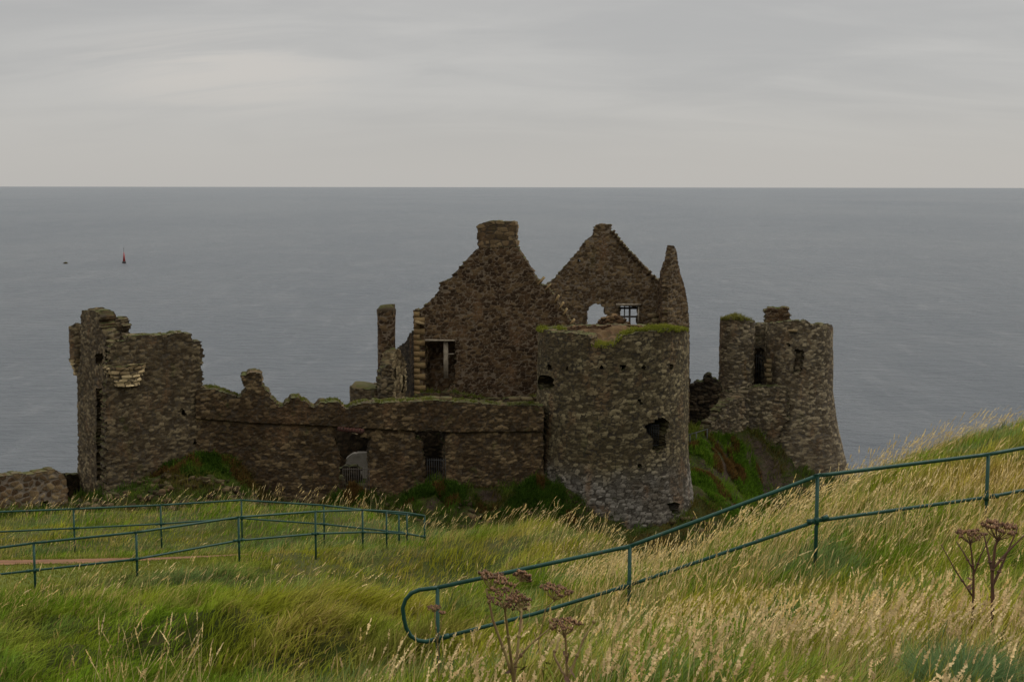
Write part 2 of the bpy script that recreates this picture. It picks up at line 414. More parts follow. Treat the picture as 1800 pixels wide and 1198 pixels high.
def tower(name, parent, mt, cpx, Y, rfun, zr, T, top=None, holes=(), R0=None, arc=None, back_top=None, **k):
    cx, cy = atxy(cpx, Y); R0 = R0 or rfun(None)
    H = [[(a*R0, z) for a, z in cyl_uv(cx, cy, rfun, h)] for h in holes]
    tp = sorted(cyl_uv(cx, cy, rfun, top)) if top else None
    def ztop(u):
        a = u/R0
        if tp is None: return np.full_like(u, zr[1])
        ks = [p[0] for p in tp]; vs = [p[1] for p in tp]
        bt = back_top if back_top is not None else (vs[0]+vs[-1])/2
        ks = [-math.pi, ks[0]-.5]+ks+[ks[-1]+.5, math.pi]; vs = [bt, bt]+vs+[bt, bt]
        return np.interp(a, ks, vs)
    def inside(u, v):
        r = (v < ztop(u))
        for h in H: r &= ~inpoly(u, v, h)
        if arc: r &= (u > arc[0]*R0) & (u < arc[1]*R0)
        return r
    def mf(u, v, w):
        a = u/R0; rr = rfun(v)-w
        return np.stack([cx+rr*np.sin(a), cy-rr*np.cos(a), v], -1)
    vb = (zr[0], zr[1]+.25)
    ub = (-math.pi*R0, math.pi*R0)
    return masonry(name, parent, mt, ub, vb, T, mf, inside, periodic=True, **k)

# ------------------------------------------------------------------ vegetation builder
GR = np.array
def blades(P, H, Wd, lean, az, tint, segs=3, curl=1.0):
    """numpy batch of tapered, bent blades -> V, quads, tris, colours. lean (n,2) horizontal displacement at tip relative to height"""
    n = len(P); ts = {3: [0, .4, .75, 1.], 2: [0, .55, 1.]}[segs]; ws = {3: [1, .85, .55], 2: [1, .7]}[segs]
    side = np.stack([np.cos(az), np.sin(az), np.zeros(n)], -1)
    V = []
    L2 = np.minimum((lean**2).sum(1), 1.2)
    for i, t in enumerate(ts):
        c = P.copy(); c[:, :2] += lean*(H*t**(1+curl))[:, None]
        c[:, 2] += H*(t-(.38*np.minimum(L2, 1.1))*t*t)
        if i < len(ws):
            V.append(c-side*(Wd*ws[i]/2)[:, None]); V.append(c+side*(Wd*ws[i]/2)[:, None])
        else: V.append(c)
    m = len(V); V = np.stack(V, 1).reshape(-1, 3); b = np.arange(n)*m
    Q = [np.stack([b+2*i, b+2*i+1, b+2*i+3, b+2*i+2], 1) for i in range(segs-1)]
    Tt = np.stack([b+2*(segs-1), b+2*(segs-1)+1, b+2*segs], 1)
    return V, np.concatenate(Q), Tt, np.repeat(tint, m, axis=0)
class Veg:
    def __init__(s): s.V = []; s.Q = []; s.T = []; s.C = []; s.n = 0
    def add(s, V, Q, T, C):
        s.V.append(V); s.C.append(C)
        if Q is not None: s.Q.append(Q+s.n)
        if T is not None: s.T.append(T+s.n)
        s.n += len(V)
    def build(s, name, mt, parent=None):
        return mesh_obj(name, np.concatenate(s.V), np.concatenate(s.Q) if s.Q else None, mt, parent,
                        T=np.concatenate(s.T) if s.T else None, col=np.concatenate(s.C))
def moss_on(info, parent, ranges, cpx=None, h=.16, dens=90, name='moss', depth=(.0, .8), tint=((.055, .080, .012), (.13, .135, .022))):
    """grass and moss tufts growing on top of a wall; ranges in metres along it"""
    vg = Veg(); cu, top, T = info['cu'], info['top'], info['T']
    for (a, b_) in ranges:
        n = int(abs(b_-a)*T*(depth[1]-depth[0])*dens*2)+10
        u = rng.uniform(a, b_, n); wv = rng.uniform(depth[0]-.12, depth[1], n)*T
        z = np.interp(u, cu, np.where(np.isnan(top), -99, top)); ok = z > 0
        # tufts thin out irregularly
        ok &= vn(u*1.6, wv*1.6, seed=5) > .40
        u, wv, z = u[ok], wv[ok], z[ok]
        lip = wv < .1*T; z = z-.05-np.where(lip, rng.uniform(0, .12, len(u)), 0)
        P = info['mapf'](u, z, wv); hh = h*rng.uniform(.6, 1.5, len(u))*(.5+vn(u*1.2, wv, seed=9))
        lean = rng.normal(0, .45, (len(u), 2))+np.array([.25, -.15])
        t = np.clip(rng.uniform(0, 1, (len(u), 1))*.5+.6*vn(u*1.1, wv*1.1, seed=13)[:, None], 0, 1)
        tt = GR(tint[0])*(1-t)+GR(tint[1])*t
        vg.add(*blades(P, hh, rng.uniform(.03, .07, len(u)), lean, rng.uniform(0, 6.3, len(u)), tt, 2))
    return tag(vg.build(name, M['blade'], parent), kind='stuff')
def u_of(info_ab, px, py=700):
    A = atxy(*info_ab[0]); B = atxy(*info_ab[1]); return plane_uv(A, B, [(px, py)])[0][0]

# ================================================================== TERRAIN
def tps_fit(P, Z, lam=.02):
    P = np.asarray(P, float); n = len(P); d = np.linalg.norm(P[:, None]-P[None], axis=2)
    K = np.where(d > 0, d*d*np.log(d+1e-9), 0)+lam*np.eye(n)*20; A = np.concatenate([np.ones((n, 1)), P], 1)
    S = np.block([[K, A], [A.T, np.zeros((3, 3))]]); c = np.linalg.solve(S, np.concatenate([Z, [0, 0, 0]]))
    def f(x, y):
        x = np.asarray(x, float); y = np.asarray(y, float); r = c[n]+c[n+1]*x+c[n+2]*y
        for i in range(n):
            d2 = (x-P[i, 0])**2+(y-P[i, 1])**2; r = r+c[i]*.5*d2*np.log(d2+1e-9)
        return r
    return f
def sdist(x, y, poly):
    P = np.asarray(poly, float); d = np.full(np.shape(x), 1e9)
    for i in range(len(P)):
        a = P[i-1]; b = P[i]; e = b-a; t = np.clip(((x-a[0])*e[0]+(y-a[1])*e[1])/(e@e), 0, 1)
        d = np.minimum(d, np.hypot(x-a[0]-t*e[0], y-a[1]-t*e[1]))
    return np.where(inpoly(np.asarray(x, float), np.asarray(y, float), P), -d, d)
class Grid:
    def __init__(s, x0, x1, y0, y1, st, f):
        s.x0, s.y0, s.st = x0, y0, st; s.nx = int((x1-x0)/st)+1; s.ny = int((y1-y0)/st)+1
        s.X, s.Y = np.meshgrid(x0+np.arange(s.nx)*st, y0+np.arange(s.ny)*st, indexing='ij'); s.Z = f(s.X, s.Y)
    def h(s, x, y):
        a = np.clip((np.asarray(x)-s.x0)/s.st, 0, s.nx-1.001); b = np.clip((np.asarray(y)-s.y0)/s.st, 0, s.ny-1.001)
        i = a.astype(int); j = b.astype(int); a = a-i; b = b-j; Z = s.Z
        return Z[i, j]*(1-a)*(1-b)+Z[i+1, j]*a*(1-b)+Z[i, j+1]*(1-a)*b+Z[i+1, j+1]*a*b
    def build(s, name, mt):
        V = np.stack([s.X, s.Y, s.Z], -1).reshape(-1, 3); i, j = np.meshgrid(np.arange(s.nx-1), np.arange(s.ny-1), indexing='ij')
        b = (i*s.ny+j).ravel(); Q = np.stack([b, b+s.ny, b+s.ny+1, b+1], 1)
        o = mesh_obj(name, V, Q, mt, smooth=True); o['kind'] = 'structure'; return o

GH = .20
ctl = [  # px, py, Y of the visible surface of the headland
 (1800,1198,4.7),(1350,1198,4.5),(900,1198,4.9),(600,1198,6.6),(300,1198,9.2),(0,1198,11.4),(-250,1198,11.4),(2050,1190,4.8),
 (1760,912,17.2),(1438,985,16.4),(1108,1065,16),(770,1142,15.2),(1850,880,18),(2100,830,19),
 (1800,745,31),(1700,760,29.5),(1600,800,27),(1560,815,26),(1500,852,24),(1430,880,22.5),(1330,925,21),(1250,968,20),(1150,995,19.5),
 (400,1100,17),(200,1150,13.5),(0,1100,15.8),(600,1105,17),(650,1050,21),(450,1045,21),(250,1075,19),
 (60,1032,26.5),(240,1005,26.6),(420,980,28.5),(555,963,30.5),(638,955,32.3),(700,952,33.5),(750,950,34.8),
 (0,992,29.3),(0,975,31.5),(130,964,34.2),(283,953,35.8),(425,946,37),(570,945,36.2),
 (0,938,37.5),(130,932,37.5),(300,916,38.5),(450,908,39),(600,928,38),
 (920,932,33),(820,936,34),(1000,955,31),(1045,1000,28),(900,1010,27),(750,1000,27.5),(980,1040,24),(870,1070,21),(-300,1000,30),(-300,940,38)]
CP = []; CZ = []
for px, py, Y in ctl:
    p = at(px, py, Y); CP.append(p[:2]); CZ.append(p[2]-GH)
for x, y, z in ((0, 0, ZC-1.62), (-4, 0, ZC-2.2), (4, 0, ZC-1.2), (0, -8, ZC-.8), (-12, -6, ZC-2.6), (12, -6, ZC-.2), (25, 15, ZC-1.5), (-30, 5, ZC-5.5), (28, 38, ZC-4), (-30, 30, ZC-8.7), (-25, 40, ZC-9.4)):
    CP.append((x, y)); CZ.append(z)
tps = tps_fit(CP, np.array(CZ))
EDGE = [(-60, 41), (-20, 40.8), (-8, 41.2), (-4.5, 40.5), (-2.6, 37.2), (0.6, 35.3), (1.5, 33), (2.0, 30.5), (2.0, 27), (1.75, 23.5), (2.0, 21), (2.9, 20.6), (3.8, 21.8), (5.0, 23.4), (6.2, 25), (7.3, 27), (9.9, 30.4), (11.8, 32), (16, 35), (30, 40), (60, 44), (60, -40), (-60, -40)]
def edge_d(x, y):
    return sdist(x, y, EDGE)+1.0*(fbm(x*.35, y*.35, seed=44)-.5)
def land_h(x, y):
    h = tps(x, y); lawn = lawn_mask(x, y)
    h = h+(1-lawn)*sstep(y, 8, 13)*(1-sstep(x, -1.5, 1.0))*(1-sstep(y, 31, 34))*(1.3*(sstep(fbm(x*.28, y*.28, seed=13, o=3), .30, .70)-.85))*sstep(sdist(x, y, LAWN), .6, 4.)
    h = h+(1-lawn)*(.34*(fbm(x*.55, y*.55, seed=3)-.5)+.16*(fbm(x*1.9, y*1.9, seed=4)-.5))
    d = edge_d(x, y); dd = np.maximum(d, 0)
    return np.maximum(h-1.5*dd*(1-np.exp(-dd/.9))*(.8+.4*vn(x*.3, y*.3, seed=8)), -6)
LAWN = [tuple(atxy(px, Y, py)) for px, py, Y in ((-400, 1035, 27.2), (60, 1028, 27.2), (240, 1003, 27.4), (330, 990, 28.4), (440, 975, 30.2), (560, 958, 32.2), (640, 950, 33.6), (560, 950, 33.9), (425, 955, 34.2), (280, 960, 33.6), (130, 968, 33.0), (-400, 975, 32.4))]
def lawn_mask(x, y): return 1-sstep(sdist(x, y, LAWN)+.5*(vn(x*1.5, y*1.5, seed=51)-.5), -.25, .25)
PATH = [tuple(atxy(px, Y, py)) for px, py, Y in ((-400, 985, 31.2), (0, 978, 31.3), (150, 975, 31.5), (300, 968, 32.0), (430, 958, 32.9), (560, 952, 33.6))]
def path_d(x, y):
    d = np.full(np.shape(x), 1e9)
    for i in range(len(PATH)-1):
        a = GR(PATH[i]); e = GR(PATH[i+1])-a; t = np.clip(((x-a[0])*e[0]+(y-a[1])*e[1])/(e@e), 0, 1)
        d = np.minimum(d, np.hypot(x-a[0]-t*e[0], y-a[1]-t*e[1]))
    return d+.35*(vn(x*1.1, y*1.1, seed=61)-.5)+.3*(vn(x*4, y*4, seed=62)-.5)
land = Grid(-46, 46, -14, 66, .25, land_h)

def ground_mat(name, cols, rockc, sl=(.60, .8), bmp=.05):
    m, nt, b = mat(name); geo = N(nt, 'ShaderNodeNewGeometry'); pos = geo.outputs['Position']
    sz = N(nt, 'ShaderNodeSeparateXYZ'); nt.links.new(geo.outputs['Normal'], sz.inputs[0])
    c = mixc(nt, maprange(nt, noise(nt, pos, .45, 6, .65), .38, .62), cols[0], cols[1])
    c = mixc(nt, maprange(nt, noise(nt, pos, 2.2, 6, .7), .45, .68), c, cols[2])
    rk = mixc(nt, maprange(nt, noise(nt, mapping(nt, pos, (1, 1, 2.5)), 1.4, 8, .7), .35, .65), rockc, tuple(x*2.4 for x in rockc))
    sl_ = maprange(nt, math_node(nt, 'ADD', sz.outputs[2], math_node(nt, 'MULTIPLY', math_node(nt, 'SUBTRACT', noise(nt, pos, .8, 6, .7), .5), .7)), sl[0], sl[1])
    c = mixc(nt, sl_, rk, c)
    nt.links.new(c, b.inputs['Base Color']); b.inputs['Roughness'].default_value = .95; b.inputs['Specular IOR Level'].default_value = .1
    bump(nt, b, noise(nt, pos, 5., 8, .75), bmp*3)
    return m
M['land'] = ground_mat('grassy_headland', ((.050, .068, .014), (.080, .088, .022), (.10, .085, .032)), (.035, .027, .02), (.35, .6))
M['crag'] = ground_mat('castle_crag', ((.026, .038, .008), (.040, .046, .010), (.050, .034, .014)), (.028, .020, .014), (.55, .78))
g_ = land.build('headland_ground', M['land'])

# lawn and worn earth path as their own sheets lying on the headland
def sheet(name, mt, keep, dz, st=.12, box=(-16, 0, 25, 37)):
    gx = np.arange(box[0], box[1], st); gy = np.arange(box[2], box[3], st); X, Y = np.meshgrid(gx, gy, indexing='ij'); K = keep(X, Y)
    Kc = K[:-1, :-1] & K[1:, :-1] & K[:-1, 1:] & K[1:, 1:]; I, J = np.nonzero(Kc); ny = len(gy)
    q = np.stack([I*ny+J, (I+1)*ny+J, (I+1)*ny+J+1, I*ny+J+1], 1); used = np.unique(q); rm = -np.ones(X.size, int); rm[used] = np.arange(len(used))
    x = X.ravel()[used]; y = Y.ravel()[used]
    o = mesh_obj(name, np.stack([x, y, land.h(x, y)+dz], -1), rm[q], mt, smooth=True); o['kind'] = 'structure'; return o
M['lawn'] = plain('mown_lawn', (.115, .122, .022), .95, (.070, .090, .018), 2.6, bmp=.01, spec=.1)
M['earth'] = plain('red_brown_earth', (.19, .098, .050), .95, (.125, .068, .038), 2.3, bmp=.01, spec=.1)
sheet('lawn', M['lawn'], lambda x, y: lawn_mask(x, y) > .35, .02)
sheet('path', M['earth'], lambda x, y: (path_d(x, y) < .9) & (x < -2.2), .035)

# ------------------------------------------------------------------ castle crag
cctl = [(0,905,66),(-400,915,64),(120,900,70),(160,888,72.5),(230,866,72.6),(300,818,74.4),(400,817,75.4),(440,843,75.4),(480,890,75.6),(560,893,76),(620,868,76.4),(660,898,76.2),
 (700,885,76.5),(770,858,77),(830,888,76.8),(870,905,76.8),(925,860,77.6),(960,893,76.2),(1010,925,75.6),(1080,950,75),(1180,948,76),(1222,890,80),
 (1215,800,86.5),(1245,785,88),(1300,778,90.5),(1350,790,91.5),(1345,880,89),(1260,880,82),(1310,930,80),(1400,935,87),(1490,865,91),(1560,880,96),
 (200,905,69),(330,905,69.5),(450,925,69),(600,940,69),(760,945,69),(900,960,69),(1000,985,69),(1150,985,71),(1280,980,74),(1400,990,79)]
CP = []; CZ = []
for px, py, Y in cctl:
    p = at(px, py, Y); CP.append(p[:2]); CZ.append(p[2])
for x, y, z in ((-22, 81, -17.6), (-12, 80, -18.0), (-9, 84, -19.2), (-2, 83, -17.2), (5, 84, -17), (12, 95, -17.8), (20, 100, -19), (-20, 90, -19), (0, 98, -17.5), (-30, 76, -19), (6, 104, -19), (-45, 72, -20)):
    CP.append((x, y)); CZ.append(ZC+z)
ctps = tps_fit(CP, np.array(CZ), .005)
CEDGE = [(-60, 60), (-30, 63), (-22, 68.5), (-12, 69.2), (-2, 69.5), (6, 69.5), (13, 73), (19, 80), (25, 92), (24, 101), (14, 105), (-2, 103), (-12, 97), (-24, 92), (-31, 84), (-45, 74), (-62, 72)]
def crag_h(x, y):
    h = ctps(x, y)+.9*(fbm(x*.5, y*.5, seed=71)-.5)+.95*(fbm(x*1.3, y*1.3, seed=72, o=5)-.5)
    d = np.maximum(sdist(x, y, CEDGE)+3.0*(fbm(x*.2, y*.2, seed=73, o=5)-.5), 0)
    return np.maximum(np.minimum(h, ZC-10)-2.1*d*(1-np.exp(-d/1.5))*(.7+.6*fbm(x*.25, y*.25, seed=74)), -6)
crag = Grid(-64, 40, 46, 126, .22, crag_h)
crag.build('castle_crag', M['crag'])

# ------------------------------------------------------------------ sea
m, nt, b = mat('sea_water'); pos = N(nt, 'ShaderNodeNewGeometry').outputs['Position']
pat = noise(nt, mapping(nt, pos, (.0022, .0009, 1)), 1., 6, .6)
pat2 = noise(nt, mapping(nt, pos, (.02, .012, 1)), 1., 6, .7)
c = mixc(nt, maprange(nt, pat, .35, .65), (.092, .107, .121), (.122, .135, .144))
c = mixc(nt, maprange(nt, pat2, .42, .66, 0, .32), c, (.170, .178, .182))
pat3 = noise(nt, mapping(nt, pos, (.09, .022, 1)), 1., 5, .75)  # ripple tone and glitter painted into the water colour as speckle
c = mixc(nt, maprange(nt, pat3, .35, .65, 0, .5, False), c, (.075, .088, .100))
c = mixc(nt, maprange(nt, noise(nt, mapping(nt, pos, (.16, .03, 1), (31, 7, 0)), 1., 5, .75), .55, .72, 0, .5, False), c, (.20, .21, .215))
nt.links.new(c, b.inputs['Base Color']); b.inputs['IOR'].default_value = 1.33
b.inputs['Roughness'].default_value = .42; b.inputs['Specular IOR Level'].default_value = .38
w1 = noise(nt, mapping(nt, pos, (.10, .16, 1)), 1., 8, .68)
w2 = noise(nt, mapping(nt, pos, (.9, 1.3, 1)), 1., 4, .6)
h = math_node(nt, 'ADD', w1, math_node(nt, 'MULTIPLY', w2, .12))
bn = N(nt, 'ShaderNodeBump'); bn.inputs['Distance'].default_value = 4.5; bn.inputs['Strength'].default_value = 1; nt.links.new(h, bn.inputs['Height']); nt.links.new(bn.outputs[0], b.inputs['Normal'])
M['sea'] = m
S = 150000.
xs = [-S, -8000, -1500, 1500, 8000, S]; ys = [-3000, 0, 1500, 8000, 30000, S]
V = [(x, y, 0) for x in xs for y in ys]; Q = [[i*6+j, (i+1)*6+j, (i+1)*6+j+1, i*6+j+1] for i in range(5) for j in range(5)]
mesh_obj('sea', V, Q, M['sea'])['kind'] = 'structure'

# ================================================================== CASTLE
def base(px, Y, z): x, y = atxy(px, Y); return (float(x), float(y), float(z))
GRP = 'ruined castle walls and towers'
# --- gatehouse, left
t = thing('gatehouse', base(250, 76, 26.5), 'tall ruined gatehouse with pale corbels at the left end of the castle', 'gatehouse')
A, B = (188, 73.5), (360, 76)
o, gi = wall('front_wall', t, M['gate'], A, B, [(187,930),(187,690),(192,640),(192,612),(205,604),(215,600),(224,594),(232,591),(262,590),(285,589),(300,588),(318,585),(335,589),(338,600),(355,602),(358,625),(355,640),(357,655),(356,672),(362,684),(357,700),(358,930)],
     holes=[[(320,719),(327,719),(327,730),(319,730)],[(342,773),(349,773),(349,784),(342,784)]], T=1.2, seed=1, cell=(.27,.15,.3), relief=.03)
moss_on(gi, t, [(u_of((A,B),225), u_of((A,B),262))], h=.10, dens=40)
A2, B2 = (137, 77.2), (188, 74.0)
o, _ = wall('side_wall', t, M['gate'], A2, B2, [(138,930),(137,650),(142,640),(143,600),(143,560),(145,549),(156,545),(160,546),(172,550),(175,556),(176,575),(182,585),(186,600),(186,930)],
     holes=[[(169,622),(181,620),(181,642),(168,640)], [(170,684),(182,682),(184,720),(185,780),(185,842),(171,845)]], T=.9, seed=2, cell=(.25,.16,.3), relief=.03)
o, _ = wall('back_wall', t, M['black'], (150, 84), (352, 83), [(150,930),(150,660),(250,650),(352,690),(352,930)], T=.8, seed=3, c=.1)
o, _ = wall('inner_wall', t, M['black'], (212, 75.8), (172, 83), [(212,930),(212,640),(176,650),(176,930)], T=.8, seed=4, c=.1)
o, _ = wall('upper_turret', t, M['gate'], (176, 78), (218, 77.3), [(176,670),(176,580),(184,562),(193,558),(205,560),(214,566),(216,572),(216,600),(222,670)], T=.7, seed=5, cell=(.4,.15,.3))
rt = lambda z: .34
o, _ = tower('corner_turret', t, M['gate'], 137, 77.4, rt, (at(137,634,77.4)[2], at(137,566,77.4)[2]), .3, top=[(126,573),(131,570),(140,569),(146,572)], seed=6)
zc0, zc1 = at(137,660,77.4)[2], at(137,631,77.4)[2]
def rc(z):
    if z is None: return .36
    t_ = np.floor((np.asarray(z)-zc0)/(zc1-zc0)*5)/5; return .08+.36*np.clip(t_, 0, 1)
o, _ = tower('corbel', t, M['corbel'], 137, 77.4, rc, (zc0, zc1), .25, seed=7, cell=(.5,.16,.5), R0=.36, relief=.025)
zc0b, zc1b = at(220,677,74.3)[2], at(220,640,74.3)[2]
def rc2(z):
    if z is None: return 1.08
    t_ = np.floor((np.asarray(z)-zc0b)/(zc1b-zc0b)*5)/5; return .80+.42*np.clip(t_, 0, 1)
o, _ = tower('corbel', t, M['corbel'], 221, 74.42, rc2, (zc0b, zc1b), .5, seed=8, cell=(.55,.21,.5), R0=1.08, relief=.03)
o, _ = tower('turret_wall', t, M['gate'], 221, 74.78, lambda z: .99, (zc1b-.05, at(220,603,74.3)[2]), .5, top=[(188,608),(200,604),(215,601),(232,598),(250,603)], seed=9)

# --- curtain wall
t = thing('curtain_wall', base(650, 77.5, 25.5), 'long mossy curtain wall with two barred openings between gatehouse and round tower', 'wall')
A, B = (345, 75.8), (955, 79.2)
o, ci = wall('wall', t, M['curtain'], A, B, [(345,960),(345,690),(350,684),(372,684),(385,686),(398,690),(408,694),(418,700),(425,696),(427,690),(432,684),(425,662),(436,655),(450,654),(459,658),(461,668),(460,676),(466,686),(475,690),(474,699),(486,706),(490,714),(499,715),(502,707),(509,705),(512,700),(523,699),(530,703),(541,707),(545,712),(553,717),(560,713),(563,706),(577,707),(590,705),(598,709),(604,716),(613,718),(622,711),(640,708),(700,706),(760,703),(830,707),(900,712),(956,712),(956,960)],
     holes=[[(590,765),(597,757),(618,757),(628,760),(636,768),(650,770),(650,795),(650,848),(645,858),(608,860),(606,845),(596,842),(598,800),(594,785),(590,778)],
            [(730,770),(731,757),(758,754),(783,757),(784,856),(757,858),(748,850),(748,812),(742,790),(744,775)]],
     T=1.45, seed=12, rag=.3, cell=(.31,.175,.34), ledge=([(345,736),(450,744),(560,748),(640,753),(785,760),(956,758)], .17), relief=.045)
ua = lambda px: u_of((A, B), px, 700)
moss_on(ci, t, [(ua(355), ua(420)), (ua(478), ua(512)), (ua(515), ua(548)), (ua(560), ua(650)), (ua(660), ua(945))], h=.15, dens=85)
def barset(name, parent, px0, px1, pyt, pyb, Y, n, r=.014, rails=2, matn='iron'):
    mb = MB()
    for i in range(n):
        px = px0+(px1-px0)*i/(n-1); mb.tube([at(px, pyb, Y), np.r_[at(px, pyb, Y)[:2], at(px, pyt, Y)[2]]], r, 5)
    for k in range(rails):
        py = pyt+(pyb-pyt)*(.06+.86*k/max(1, rails-1)); mb.tube([at(px0, py, Y), at(px1, py, Y)], r*1.2, 5)
    return mb.build(name, M[matn], parent)
barset('window_bars', t, 604, 650, 822, 862, 76.9, 13, .016, matn='frame')
barset('window_bars', t, 752, 784, 805, 860, 77.6, 9, .014)
for (l_, mt_, wd) in ((((594,753),(640,758)), 'brick', .9),):
    mb = MB(); (x0, y0), (x1, y1) = l_; YY = 76.9 if x0 < 700 else 77.7
    p0 = at(x0, y0, YY); p1 = at(x1, y1, YY)
    k = 9 if mt_ == 'brick' else 1
    for i in range(k):
        q = p0+(p1-p0)*((i+.5)/k); mb.box(q+GR([0, .40, -.02]), (abs(p1[0]-p0[0])/k*.94, wd, .24 if mt_ == 'brick' else .12), jit=.02)
    mb.build('lintel', M[mt_], t)
# coping slabs left on the parapet by the tower
mb = MB()
for i, px in enumerate((762, 785, 905, 926)):
    p = at(px, 701, 78.6); mb.box(p+GR([0, .3, -.02]), (.62, .6, .16), rz=.05*i, jit=.03)
mb.build('coping_slabs', M['ruin'], t)

# --- big round tower
t = thing('round_tower', base(1077, 82, 24), 'massive round tower with a mossy rim and one ragged barred window', 'tower')
zt = at(1077, 572, 77.5)[2]; zf = at(1077, 800, 77.5)[2]; zb0 = at(1077, 975, 77)[2]
def rd(z):
    if z is None: return 4.5
    z = np.asarray(z, float); return 4.48+.09*np.clip((zt-z)/6, 0, 1)+.62*sstep(z, zf+.5, zb0)
rag_t = [(936,578),(950,578),(975,584),(1000,585),(1022,586),(1036,590),(1040,606),(1062,607),(1083,606),(1087,594),(1100,588),(1120,583),(1150,580),(1180,577),(1204,577),(1209,577)]
put = [(967,645),(998,646),(1058,645),(1096,645),(1132,645),(1180,644),(1126,706),(1124,819)]
holes = [[(x-3,y-4),(x+3,y-4),(x+3,y+4),(x-3,y+4)] for x, y in put]
holes += [[(948,664),(953,658),(966,659),(975,667),(974,678),(966,683),(950,684),(946,674)],
          [(1134,748),(1140,742),(1150,740),(1155,733),(1166,733),(1176,740),(1175,752),(1170,760),(1170,785),(1162,792),(1148,792),(1146,770),(1138,760)],
          [(1174,884),(1184,881),(1194,884),(1193,900),(1186,907),(1180,902)]]
o, di = tower('wall', t, M['drum'], 1077, 82, rd, (zb0, zt), 1.3, top=rag_t, holes=holes, back_top=at(1077, 569, 86.5)[2], seed=21, cell=(.31,.175,.36), relief=.028, rag=.5)
o, _ = tower('inner_lining', t, M['inner'], 1077, 82, lambda z: 3.13, (zt-2.6, zt-.3), .3, back_top=at(1077, 571, 85.2)[2], top=[(1000,625),(1077,628),(1150,625)], seed=22, c=.09, cell=(.4,.22,.4))
# rubble floor closing the drum a little below its rim, set high to keep daylight out of the inside
cx, cy = atxy(1077, 82); n = 46; ang = np.linspace(0, 2*math.pi, n, endpoint=False); rr = np.linspace(.05, 3.3, 22)
V = [(cx+r_*math.cos(a), cy+r_*math.sin(a)) for r_ in rr for a in ang]; V = GR(V); zfl = zt-1.35+.75*(fbm(V[:, 0]*.9, V[:, 1]*.9, seed=33)-.5)+.35*vn(V[:, 0]*3, V[:, 1]*3, seed=34)+.10*(V[:, 1]-cy)
Qd = [[i*n+k, i*n+(k+1) % n, (i+1)*n+(k+1) % n, (i+1)*n+k] for i in range(21) for k in range(n)]
mesh_obj('rubble_floor', np.c_[V, zfl], Qd, M['inner'], t, attrs={'srand': vn(V[:, 0]*3, V[:, 1]*3, seed=35), 'mortar': V[:, 0]*0})
zf_low = at(1077, 835, 80)[2]
mesh_obj('lower_floor', np.c_[V, np.full(len(V), zf_low)], Qd, M['black'], t, attrs={'srand': V[:, 0]*0, 'mortar': V[:, 0]*0})
a0 = lambda px, py: cyl_uv(cx, cy, rd, [(px, py)])[0][0]*4.5
di['T'] = 1.3
mo_ = moss_on(di, t, [(a0(938, 580), a0(968, 583)), (a0(1042, 606), a0(1084, 606)), (a0(1086, 590), a0(1206, 578)), (a0(1120, 583), a0(1206, 578))], h=.24, dens=170, depth=(0, .9), tint=((.10, .12, .014), (.20, .20, .03)))
barset('window_bars', t, 1139, 1158, 744, 785, 78.6, 7, .022)

# --- gabled house with chimney
t = thing('gabled_house', base(875, 88, 27.5), 'steep gabled house ruin with a chimney on its apex and pale corner quoins', 'house')
A, B = (728, 88.2), (1018, 87.2)
o, _ = wall('gable_wall', t, M['gable'], A, B, [(729,760),(728,546),(738,544),(744,541),(752,534),(765,520),(773,508),(775,497),(781,493),(790,490),(800,480),(815,462),(828,448),(838,437),(909,433),(914,441),(930,468),(945,490),(952,499),(962,503),(975,520),(988,542),(1000,558),(1012,572),(1018,582),(1018,760)],
     holes=[[(748,602),(801,600),(801,668),(790,682),(770,692),(748,694)]], T=1.0, seed=41, cell=(.33,.19,.36), relief=.02, rag=.4, c=.045)
M['chimneystone'] = stone_mat('chimney_stone', (.10, .078, .06), (.16, .128, .10), (.25, .21, .165), (.05, .038, .028), .1, .8, .25, stain=.5)
A3, B3 = (840, 88.0), (908, 87.75)
o, _ = wall('chimney', t, M['chimneystone'], A3, B3, [(840,446),(840,410),(839,398),(843,394),(868,388),(890,390),(905,390),(907,396),(906,414),(909,430),(905,446)], T=1.35, seed=42, cell=(.62,.27,.5), relief=.03, rag=.15)
o, _ = wall('chimney_side', t, M['pale'], (902, 88.2), (909, 89.5), [(902,446),(901,394),(909,391),(909,446)], T=.4, seed=44, cell=(.5,.3,.5), relief=.06, rag=.4)
def coping(parent, A, B, line, mt, dep=1.1, size=.36, out=.05, name='coping', jit=.03, th=.13):
    P = plane_uv(atxy(*A), atxy(*B), line); mf = map_plane(atxy(*A), atxy(*B)); mb = MB()
    for (u0, v0), (u1, v1) in zip(P[:-1], P[1:]):
        L = math.hypot(u1-u0, v1-v0); k = max(1, int(L/size))
        for i in range(k):
            if rng.random() < .10 and mb.n: continue
            f = (i+.5)/k; u = u0+(u1-u0)*f; v = v0+(v1-v0)*f
            d = GR(atxy(*B))-GR(atxy(*A)); rz = math.atan2(d[1], d[0])
            c0 = mf(GR([u]), GR([v]), GR([dep/2-out]))[0]
            mb.box(c0, (L/k*.93, dep, th*rng.uniform(.8, 1.3)), rz=rz, tilt=-math.atan2(v1-v0, u1-u0)+rng.uniform(-.08, .08), jit=jit)
    return mb.build(name, mt, parent)
coping(t, A, B, [(958,500),(975,520),(990,544),(1003,562),(1016,578)], M['pale'], out=.12)
coping(t, A, B, [(945,488),(956,500)], M['pale'], out=.12)
mb = MB()
for i in range(15):
    z0 = at(737, 553, 88)[2]-i*.37; wd = .72 if i % 2 else .38
    mb.box((at(729, 600, 88)[0]+wd/2-.03, 88.36-wd*.05, z0), (wd, .5, .36), rz=math.atan2(-.97, 10.5), jit=.012)
mb.build('quoins', M['pale'], t)
